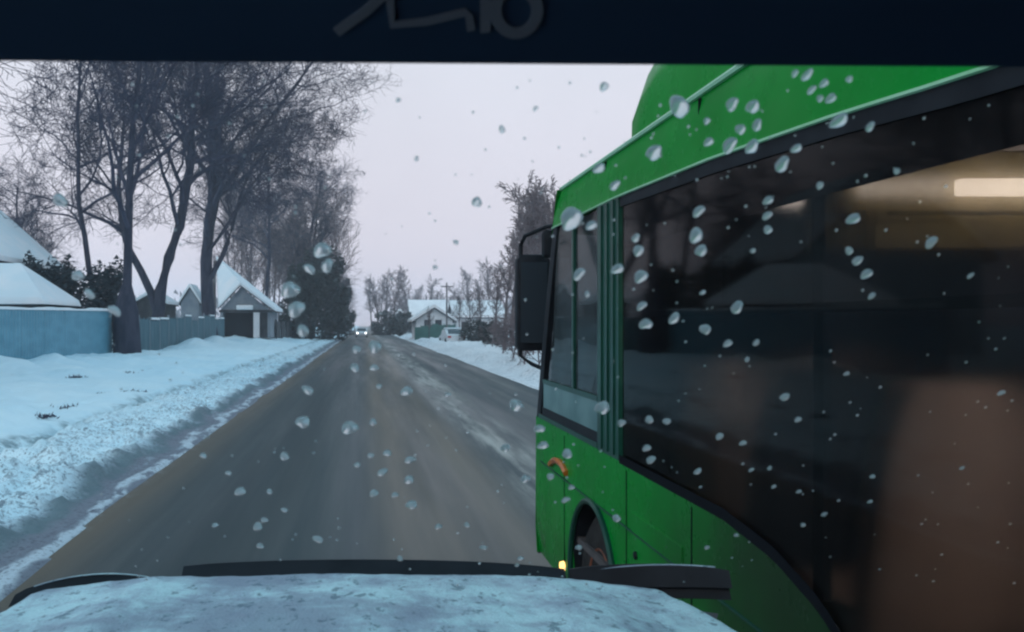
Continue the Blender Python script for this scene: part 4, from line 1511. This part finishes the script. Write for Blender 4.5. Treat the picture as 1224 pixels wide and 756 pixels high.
# broad dark dense trees by the road on the left
d1 = bush('dense_tree', 'broad dark dense tree leaning over the road on the left', 3.7, 3.6, 10.5, 21, 'needle', 9000, big=2.0)
place(d1, 388, 112, sc=0.92)
place(dup(d1, (0, 0, 0), 0, 1, 'lower dark dense tree just right of the garage fence'), 362, 104, rz=2.0, sc=0.72)
place(dup(d1, (0, 0, 0), 0, 1, 'dark dense tree farthest along the left roadside'), 400, 150, rz=4.0, sc=0.80)
# far wood
m = MB()
rr = random.Random(77)
for i in range(9000):
    a = rr.uniform(-0.55, 0.75)
    Y = rr.uniform(330, 480)
    X = Y * a
    if -6 < X < 12:
        continue
    hgt = (7 + 7 * float(vnoise(np.array([X * 0.05 + 60]), np.array([Y * 0.03 + 9]))[0]))
    z = rr.random() ** 0.7 * hgt
    p = Vector((X, Y, z))
    m.add([p + Vector((rr.uniform(-1.2, 1.2), rr.uniform(-1, 1), rr.uniform(-1.5, 0))), p + Vector((rr.uniform(-1.2, 1.2), rr.uniform(-1, 1), 0.3)), p + Vector((rr.uniform(-0.6, 0.6), 0, rr.uniform(1, 3)))], [(0, 1, 2)])
m.build('far_wood', M['twigbrown'], kind='stuff', label='hazy bare wood along the horizon')


# ================================================================== fences and buildings on the left
FX = -12.5
fence = thing('sheet_fence', 'solid teal sheet metal fence with a cap of snow on the left', 'fence', (FX, 35, 0))
PW = 2.4
Ys = np.arange(24.0, 45.0, PW)
pm = None
for i, y in enumerate(Ys):
    zt_ = 2.52 + 0.010 * (y - 31)
    zb_ = 0.20
    if pm is None:
        m = MB()
        n_ = 33
        F1, F2 = [], []
        for k in range(n_):
            yy_ = k / (n_ - 1) * (PW - 0.02)
            dxx = 0.012 * (1 if (k % 4) in (0, 1) else -1)
            F1.append((dxx, yy_, 0))
            F2.append((dxx, yy_, 2.32))
        m.grid([F1, F2])
        m.grid([[(p[0] - 0.006, p[1], p[2]) for p in F1], [(p[0] - 0.006, p[1], p[2]) for p in F2]])
        pm = m.mesh('panel', M['teal'])
    o = bpy.data.objects.new('panel', pm)
    COL.objects.link(o)
    o.parent = fence
    o.location = (0, y - 35, zt_ - 2.32)
    MB().box((FX - 0.10, y - 0.045, 0.0), (FX - 0.03, y + 0.035, zt_ + 0.02)).build('post', M['tealpost'], fence)
m = MB()
P = []
for y in np.arange(24, 45.7, 0.25):
    zt_ = 2.52 + 0.010 * (y - 31)
    hh = 0.05 + 0.08 * float(vnoise(np.array([y * 0.9]), np.array([2.0]))[0])
    P.append([(FX + 0.06, y, zt_ - 0.01), (FX + 0.065, y, zt_ + hh * 0.6), (FX + 0.02, y, zt_ + hh), (FX - 0.05, y, zt_ + hh), (FX - 0.09, y, zt_ + hh * 0.5), (FX - 0.09, y, zt_ - 0.01)])
m.grid(P)
m.build('snow_cap', M['snow'], fence, smooth=2)

fence2 = thing('board_fence', 'grey board fence between the thick tree and the garage', 'fence', (FX, 66, 0))
y = 48.5
sm = None
while y < 82:
    L = 2.6
    z0_ = hz(FX, y) - 0.05
    if sm is None:
        m = MB()
        q = 0.0
        rr = random.Random(2)
        while q < L - 0.12:
            w_ = 0.14
            m.box((rr.uniform(-0.01, 0.01), q, 0), (0.03, q + w_, 1.85 + rr.uniform(-0.07, 0.07)))
            q += 0.15
        m.box((-0.05, 0, 0.35), (-0.012, L - 0.05, 0.43))
        m.box((-0.05, 0, 1.45), (-0.012, L - 0.05, 1.53))
        sm = m.mesh('board_section', M['slat'])
    o = bpy.data.objects.new('board_section', sm)
    COL.objects.link(o)
    o.parent = fence2
    o.location = (0, y - 66, z0_)
    MB().box((FX - 0.06, y - 0.10, z0_ - 0.2), (FX + 0.05, y - 0.005, z0_ + 2.05)).build('post', M['wallgrey'], fence2)
    cx_ = random.Random(int(y * 10)).random()
    if cx_ > 0.3:
        MB().prism([(FX - 0.04, z0_ + 1.90), (FX + 0.06, z0_ + 1.90), (FX + 0.05, z0_ + 1.97 + 0.06 * cx_), (FX - 0.02, z0_ + 1.99 + 0.08 * cx_)], 'Y', y + 0.05 + 0.5 * cx_, y + L - 0.12).build('snow_cap', M['snow'], fence2, bevel=0.02, smooth=1)
    y += L


def snow_slab(m, poly, th, axis, a, b):
    m.prism(poly, axis, a, b)


def gable_house(name, label, x0, x1, y0, y1, zb, ze, zr, wall, windows=(), over=0.4, snow=0.22, ridge='Y', door=None, chim=None, cat='house', sm='snow'):
    """walls from zb to eaves ze, ridge at zr running along Y or X"""
    root = thing(name, label, cat, ((x0 + x1) / 2, y0, zb))
    if ridge == 'Y':
        xm = (x0 + x1) / 2
        MB().prism([(x0, zb), (x1, zb), (x1, ze), (xm, zr), (x0, ze)], 'Y', y0, y1).build('wall', wall, root)
        sl = (zr - ze) / (xm - x0)
        ex0, ex1, ezl = x0 - over, x1 + over, ze - sl * over
        rf = MB()
        rf.prism([(ex0, ezl + 0.02), (xm, zr + 0.02), (ex1, ezl + 0.02), (ex1, ezl + 0.12), (xm, zr + 0.13), (ex0, ezl + 0.12)], 'Y', y0 - over, y1 + over)
        r_ = rf.build('roof', M['darkwood'], root)
        sn = MB()
        sn.prism([(ex0 - 0.03, ezl + 0.125), (xm, zr + 0.135), (ex1 + 0.03, ezl + 0.125), (ex1 + 0.02, ezl + 0.12 + snow), (xm + 0.1, zr + 0.10 + snow * 1.2), (xm - 0.1, zr + 0.10 + snow * 1.2), (ex0 - 0.02, ezl + 0.12 + snow)], 'Y', y0 - over - 0.03, y1 + over + 0.03)
        sn.build('roof_snow', M[sm], r_, bevel=0.05, smooth=1)
    else:
        ym = (y0 + y1) / 2
        MB().prism([(y0, zb), (y1, zb), (y1, ze), (ym, zr), (y0, ze)], 'X', x0, x1).build('wall', wall, root)
        sl = (zr - ze) / (ym - y0)
        ey0, ey1, ezl = y0 - over, y1 + over, ze - sl * over
        r_ = MB().prism([(ey0, ezl + 0.02), (ym, zr + 0.02), (ey1, ezl + 0.02), (ey1, ezl + 0.12), (ym, zr + 0.13), (ey0, ezl + 0.12)], 'X', x0 - over, x1 + over).build('roof', M['darkwood'], root)
        MB().prism([(ey0 - 0.03, ezl + 0.125), (ym, zr + 0.135), (ey1 + 0.03, ezl + 0.125), (ey1 + 0.02, ezl + 0.12 + snow), (ym + 0.1, zr + 0.1 + snow * 1.2), (ym - 0.1, zr + 0.1 + snow * 1.2), (ey0 - 0.02, ezl + 0.12 + snow)], 'X', x0 - over - 0.03, x1 + over + 0.03).build('roof_snow', M[sm], r_, bevel=0.05, smooth=1)
    for (wx, wz, ww, wh) in windows:
        f = MB().box((wx - ww / 2 - 0.07, y0 - 0.05, wz - 0.07), (wx + ww / 2 + 0.07, y0 - 0.003, wz + wh + 0.07)).build('window', M['wallwhite'], root)
        MB().box((wx - ww / 2, y0 - 0.062, wz), (wx + ww / 2, y0 - 0.052, wz + wh)).build('pane', M['pane'], f)
    if chim:
        cx, cy, cz = chim
        MB().box((cx - 0.25, cy - 0.25, cz - 1.2), (cx + 0.25, cy + 0.25, cz + 0.9)).build('chimney', M['wallgrey'], root)
    return root


gable_house('house', 'tall house with steep snow covered roof at the left edge', -27.0, -18.2, 44, 54, 0.3, 5.4, 9.2, M['wallblue'], windows=((-20.5, 2.2, 1.2, 1.4),), over=0.5, snow=0.3)
shed = thing('shed', 'low shed with a hipped snowy roof behind the near end of the teal fence', 'shed', (-16.0, 37.6, 0.2))
MB().box((-18.8, 37.9, 0.1), (-13.5, 42.0, 2.85)).build('wall', M['darkwood'], shed)
hx0, hx1, hy0, hy1 = -19.2, -13.05, 37.5, 42.4
hip = [(hx0, hy0, 2.80), (hx1, hy0, 2.80), (hx1, hy1, 2.80), (hx0, hy1, 2.80), (-17.2, 39.8, 4.35), (-14.85, 39.8, 4.35)]
hf = [(0, 1, 5, 4), (1, 2, 5), (2, 3, 4, 5), (3, 0, 4), (3, 2, 1, 0)]
sr = MB().add(hip, hf).build('roof', M['darkwood'], shed)
hs_ = [(a + (0.05 if a > -16 else -0.05) * (k < 4), b + (0.05 if b > 40 else -0.05) * (k < 4), c_ + 0.02) for k, (a, b, c_) in enumerate(hip)]
ht = [(a + (-0.06 if a > -16 else 0.06) * (k < 4), b + (-0.06 if b > 40 else 0.06) * (k < 4), c_ + 0.32) for k, (a, b, c_) in enumerate(hip)]
MB().add(hs_ + ht, [(0, 1, 7, 6), (1, 2, 8, 7), (2, 3, 9, 8), (3, 0, 6, 9), (6, 7, 11, 10), (7, 8, 11), (8, 9, 10, 11), (9, 6, 10), (3, 2, 1, 0)]).build('roof_snow', M['snow'], sr, bevel=0.06, smooth=1)
# garage with its open dark doorway
gx0, gx1, gy = PX(263, 86), PX(323, 86), 86.0
gz = hz((gx0 + gx1) / 2, gy) - 0.05
garage = thing('garage', 'small grey garage with steep snowy roof and dark open doorway', 'garage', ((gx0 + gx1) / 2, gy, gz))
zE = at(0, 372, gy).z
zR = at(0, 343, gy).z
xm = PX(288, gy)
MB().prism([(gx0, zE), (gx1, zE), (xm, zR)], 'Y', gy, gy + 0.2).build('gable', M['wallgrey'], garage)
MB().box((gx0, gy, gz), (gx0 + 0.25, gy + 7, zE)).box((gx1 - 0.3, gy + 0.4, gz), (gx1, gy + 7, zE)).box((gx0, gy + 6.9, gz), (gx1, gy + 7.1, zE)).build('wall', M['wallgrey'], garage)
MB().box((gx0 - 0.1, gy - 0.12, zE - 0.12), (gx1 + 0.2, gy + 0.25, zE + 0.10)).build('lintel', M['darkwood'], garage)
MB().box((gx0 + 0.3, gy + 1.0, gz), (PX(301, gy), gy + 1.1, zE - 0.13)).build('doorway', M['hole'], garage)  # near-black sheet stands in for the shade inside
MB().box((PX(303, gy), gy - 0.05, gz), (PX(310, gy), gy + 0.3, zE - 0.13)).build('door_post', M['wallwhite'], garage)
MB().box((PX(310, gy) + 0.02, gy + 0.5, gz), (gx1 - 0.31, gy + 0.6, zE - 0.13)).build('door', M['darkwood'], garage)
r_ = MB()
lx, rx = gx0 - 0.1, gx1 + 0.55
hi_z = at(0, 309, gy + 7).z
# asymmetric steep roof rising to the back
r_.add([(lx, gy - 0.4, zE + 0.25), (xm, gy - 0.4, zR + 0.12), (rx, gy - 0.4, zE - 0.05), (rx, gy + 7, zE - 0.05), (PX(258, gy + 7), gy + 7, hi_z), (lx - 0.6, gy + 7, zE + 3.0)],
       [(0, 1, 4, 5), (1, 2, 3, 4)])
r_.add([(lx, gy - 0.4, zE + 0.15), (xm, gy - 0.4, zR + 0.02), (rx, gy - 0.4, zE - 0.15), (rx, gy + 7, zE - 0.15), (PX(258, gy + 7), gy + 7, hi_z - 0.1), (lx - 0.6, gy + 7, zE + 2.9)],
       [(0, 1, 4, 5), (1, 2, 3, 4)])
r_.f += [(0, 1, 7, 6), (1, 2, 8, 7), (2, 3, 9, 8), (3, 4, 10, 9), (4, 5, 11, 10), (5, 0, 6, 11)]
rf = r_.build('roof', M['darkwood'], garage)
sn = MB()
top = [(lx, gy - 0.45, zE + 0.26), (xm, gy - 0.45, zR + 0.13), (rx, gy - 0.45, zE - 0.04), (rx, gy + 7.05, zE - 0.04), (PX(258, gy + 7), gy + 7.05, hi_z + 0.01), (lx - 0.6, gy + 7.05, zE + 3.01)]
up_ = [(a, b, c_ + 0.28) for a, b, c_ in top]
sn.add(top + up_, [(0, 1, 4, 5), (1, 2, 3, 4), (6, 7, 10, 11), (7, 8, 9, 10), (0, 1, 7, 6), (1, 2, 8, 7), (2, 3, 9, 8), (3, 4, 10, 9), (4, 5, 11, 10), (5, 0, 6, 11)])
sn.build('roof_snow', M['snow'], rf, bevel=0.06, smooth=1)
MB().box((PX(283, gy), gy - 0.5, zE + 0.11), (PX(303, gy), gy + 0.0, zE + 0.55)).build('canopy_snow', M['snow'], garage, bevel=0.12, smooth=1)

gable_house('shed', 'small snowy shed roof showing over the grey board fence', PX(160, 74), PX(198, 74), 74, 78, 0.4, 3.6, 4.3, M['darkwood'], over=0.2, snow=0.25, cat='shed')
gable_house('shed', 'tiny snow capped shed between the two largest trees', PX(216, 92), PX(238, 92), 92, 95, 0.4, 4.2, 5.6, M['wallgrey'], over=0.2, snow=0.3, cat='shed')
# dark fence right of the garage
f3 = thing('board_fence', 'dark low fence between the garage and the dense trees', 'fence', (-8.3, 100, 0))
for i in range(9):
    y = 90 + i * 4.2
    z0_ = hz(-8.2, y)
    x_ = -8.6 + i * 0.12
    MB().box((x_, y, z0_ - 0.2), (x_ + 0.06, y + 4.1, z0_ + 1.75)).build('board_section', M['darkwood'], f3)
    MB().box((x_ - 0.05, y - 0.09, z0_ - 0.2), (x_ + 0.1, y - 0.005, z0_ + 1.95)).build('post', M['darkwood'], f3)

# ------------------------------------------------------------------ right side houses
gable_house('house', 'low white house with snowy gable roof behind the green fence', PX(497, 112), PX(541, 112), 112, 121, 0.3, at(0, 389, 112).z + 0.6, at(0, 374, 112).z + 0.5, M['wallwhite'],
            windows=((PX(511, 112), 1.75, 0.8, 0.8), (PX(524, 112), 1.75, 0.8, 0.8)), over=0.5, snow=0.35, sm='snow_pale')
gable_house('house', 'pale house with broad snowy roof behind the bushes', PX(545, 118), PX(601, 118), 118, 127, 0.3, 2.9, 4.7, M['wallwhite'],
            windows=((PX(556, 118), 1.3, 1.0, 1.1), (PX(575, 118), 1.3, 1.0, 1.1)), over=0.4, snow=0.35, ridge='X', sm='snow_pale')
gable_house('house', 'distant house with snowy roof behind the far right trees', PX(492, 165), PX(535, 165), 165, 174, 0.3, 3.6, 6.0, M['wallgrey'], over=0.4, snow=0.35, ridge='X', sm='snow_pale')
gable_house('house', 'distant low house with snowy roof near the road end', PX(467, 185), PX(490, 185), 185, 192, 0.3, 2.6, 4.6, M['wallgrey'], over=0.4, snow=0.35, sm='snow_pale')
gf = thing('panel_fence', 'dark green fence in front of the low white house', 'fence', (PX(497, 108), 108, 0))
for i in range(7):
    xa = PX(496, 108) + i * 0.68
    zz = hz(xa, 108)
    MB().box((xa, 108, zz - 0.1), (xa + 0.66, 108.05, zz + 1.55)).build('panel', M['green_fence'], gf)
    MB().box((xa - 0.03, 107.94, zz - 0.1), (xa + 0.03, 107.995, zz + 1.65)).build('post', M['green_fence'], gf)


def pole(x, Y, ztop, label, r=0.11, arm=True):
    X = PX(x, Y)
    g = hz(X, Y)
    root = thing('utility_pole', label, 'pole', (X, Y, g))
    MB().tube([(X, Y, g - 0.3), (X, Y, ztop)], [r, r * 0.75], 9).build('post', M['wood'], root, smooth=1)
    if arm:
        ar = MB().box((X - 0.7, Y - 0.05, ztop - 0.5), (X + 0.7, Y + 0.05, ztop - 0.38)).build('crossarm', M['wood'], root)
        for dx_ in (-0.6, -0.2, 0.2, 0.6):
            MB().lathe([(0, 0.03), (0.06, 0.045), (0.12, 0.03)], (X + dx_, Y, ztop - 0.38), axis='Z', n=8).build('insulator', M['wallwhite'], ar)
    return root


pole(534, 106, 6.8, 'utility pole in front of the white house on the right')
pole(256.5, 81, 7.6, 'weathered utility pole at the left corner of the garage', r=0.16, arm=False)
pole(483, 175, 7.2, 'thin distant utility pole near the road end')
pole(414, 150, 8.5, 'thin distant utility pole beside the dense dark tree', r=0.10)


wl = ['nearest the fence', 'nearest the viewer', 'left one by the rut', 'right one by the rut', 'farthest left on the bank', 'before the thick tree']
for i, (x, y) in enumerate([(90, 443), (82, 476), (130, 469), (158, 468), (46, 498), (152, 442)]):
    Y = 20.0
    for _ in range(12):
        Y = (CAMH - hz(PX(x, Y), Y)) * F / (y - VY)
    X = PX(x, Y)
    g = hz(X, Y)
    rr = random.Random(400 + i)
    root = thing('weed_clump', 'small clump of dry weeds in the left snow bank, ' + wl[i], 'weeds', (X, Y, g), 'dry weeds in the left snow bank')
    m = MB()
    for q in range(70):
        p = Vector((X + rr.gauss(0, 0.16), Y + rr.gauss(0, 0.16), g - 0.03))
        d = Vector((rr.gauss(0, 1.2), rr.gauss(0, 1.2), 1)).normalized() * rr.uniform(0.05, 0.14)
        sd_ = Vector((rr.uniform(-1, 1), rr.uniform(-1, 1), 0)).normalized() * 0.03
        m.add([p - sd_, p + sd_, p + d], [(0, 1, 2)])
    m.build('stalks', M['twig'], root)


# ------------------------------------------------------------------ far cars
def car(name, label, X, Y, z, rz, paint, lit):
    root = thing(name, label, 'car', (0, 0, 0))
    # front at -Y
    m = MB()
    prof = [(-2.1, 0.28), (-2.15, 0.62), (-2.0, 0.80), (-1.1, 0.92), (-0.5, 1.40), (0.9, 1.44), (1.7, 0.98), (2.1, 0.92), (2.12, 0.30)]
    m.prism(prof, 'X', -0.86, 0.86)
    m.build('body', paint, root, bevel=0.07, smooth=1)
    m = MB()
    m.add([(-0.72, -1.10, 0.95), (0.72, -1.10, 0.95), (0.62, -0.56, 1.37), (-0.62, -0.56, 1.37)], [(0, 1, 2, 3)])
    m.add([(-0.72, -1.09, 0.94), (0.72, -1.09, 0.94), (0.62, -0.55, 1.36), (-0.62, -0.55, 1.36)], [(0, 1, 2, 3)])
    for v in range(4):
        m.f.append((v, (v + 1) % 4, 4 + (v + 1) % 4, 4 + v))
    m.v = [(a, b - 0.02, c_ + 0.02) for a, b, c_ in m.v]
    m.build('windscreen', M['pane'], root)
    MB().add([(-0.66, 1.62, 1.06), (0.66, 1.62, 1.06), (0.6, 1.02, 1.42), (-0.6, 1.02, 1.42), (-0.66, 1.6, 1.03), (0.66, 1.6, 1.03), (0.6, 1.0, 1.38), (-0.6, 1.0, 1.38)],
             [(0, 1, 2, 3), (4, 5, 6, 7), (0, 1, 5, 4), (1, 2, 6, 5), (2, 3, 7, 6), (3, 0, 4, 7)]).build('rear_window', M['pane'], root)
    for sx_ in (-1, 1):
        MB().lathe([(-0.04, 0.13), (0.03, 0.10), (0.04, 0.02)], (sx_ * 0.62, -2.12, 0.68), axis='Y', n=12).build('headlight', M['head_lit'] if lit else M['lens'], root, smooth=1)
        MB().box((sx_ * 0.66 - 0.16, 2.10, 0.66), (sx_ * 0.66 + 0.16, 2.15, 0.84)).build('tail_light', M['red_lens'], root)
        for yw in (-1.35, 1.3):
            MB().lathe([(-0.10, 0.20), (-0.10, 0.31), (0.10, 0.31), (0.10, 0.20)], (sx_ * 0.80, yw, 0.31), n=18).build('wheel', M['rubber'], root, smooth=1)
    root.location = (X, Y, z)
    root.rotation_euler = (0, 0, rz)
    return root


car('oncoming_car', 'white oncoming car with lit headlights at the far end of the road', -0.35, 140, 0.02, 0.0, M['carwhite'], True)
c2 = car('parked_car', 'white parked car with red tail lights in the snow on the right', PX(540, 88), 88, hz(PX(540, 88), 88) - 0.32, 3.25, M['carwhite'], False)
MB().prism([(-0.5, 1.455), (0.9, 1.49), (0.8, 1.62), (-0.4, 1.60)], 'X', -0.7, 0.7).build('snow_cover', M['snow'], c2, bevel=0.04, smooth=1)

# ================================================================== winter haze
def build_haze(density):
    m = bpy.data.materials.new("haze")
    m.use_nodes = True
    n = m.node_tree
    n.nodes.clear()
    o = n.nodes.new('ShaderNodeOutputMaterial')
    v = n.nodes.new('ShaderNodeVolumePrincipled')
    v.inputs['Color'].default_value = (0.94, 0.93, 0.98, 1)
    v.inputs['Density'].default_value = density
    v.inputs['Anisotropy'].default_value = 0.2
    n.links.new(v.outputs[0], o.inputs['Volume'])
    ob = MB().box((-640, -60, -1.8), (640, 960, 34)).build('haze', m, kind='stuff', label='thin pale winter haze over the street')
    return ob


build_haze(0.0010)
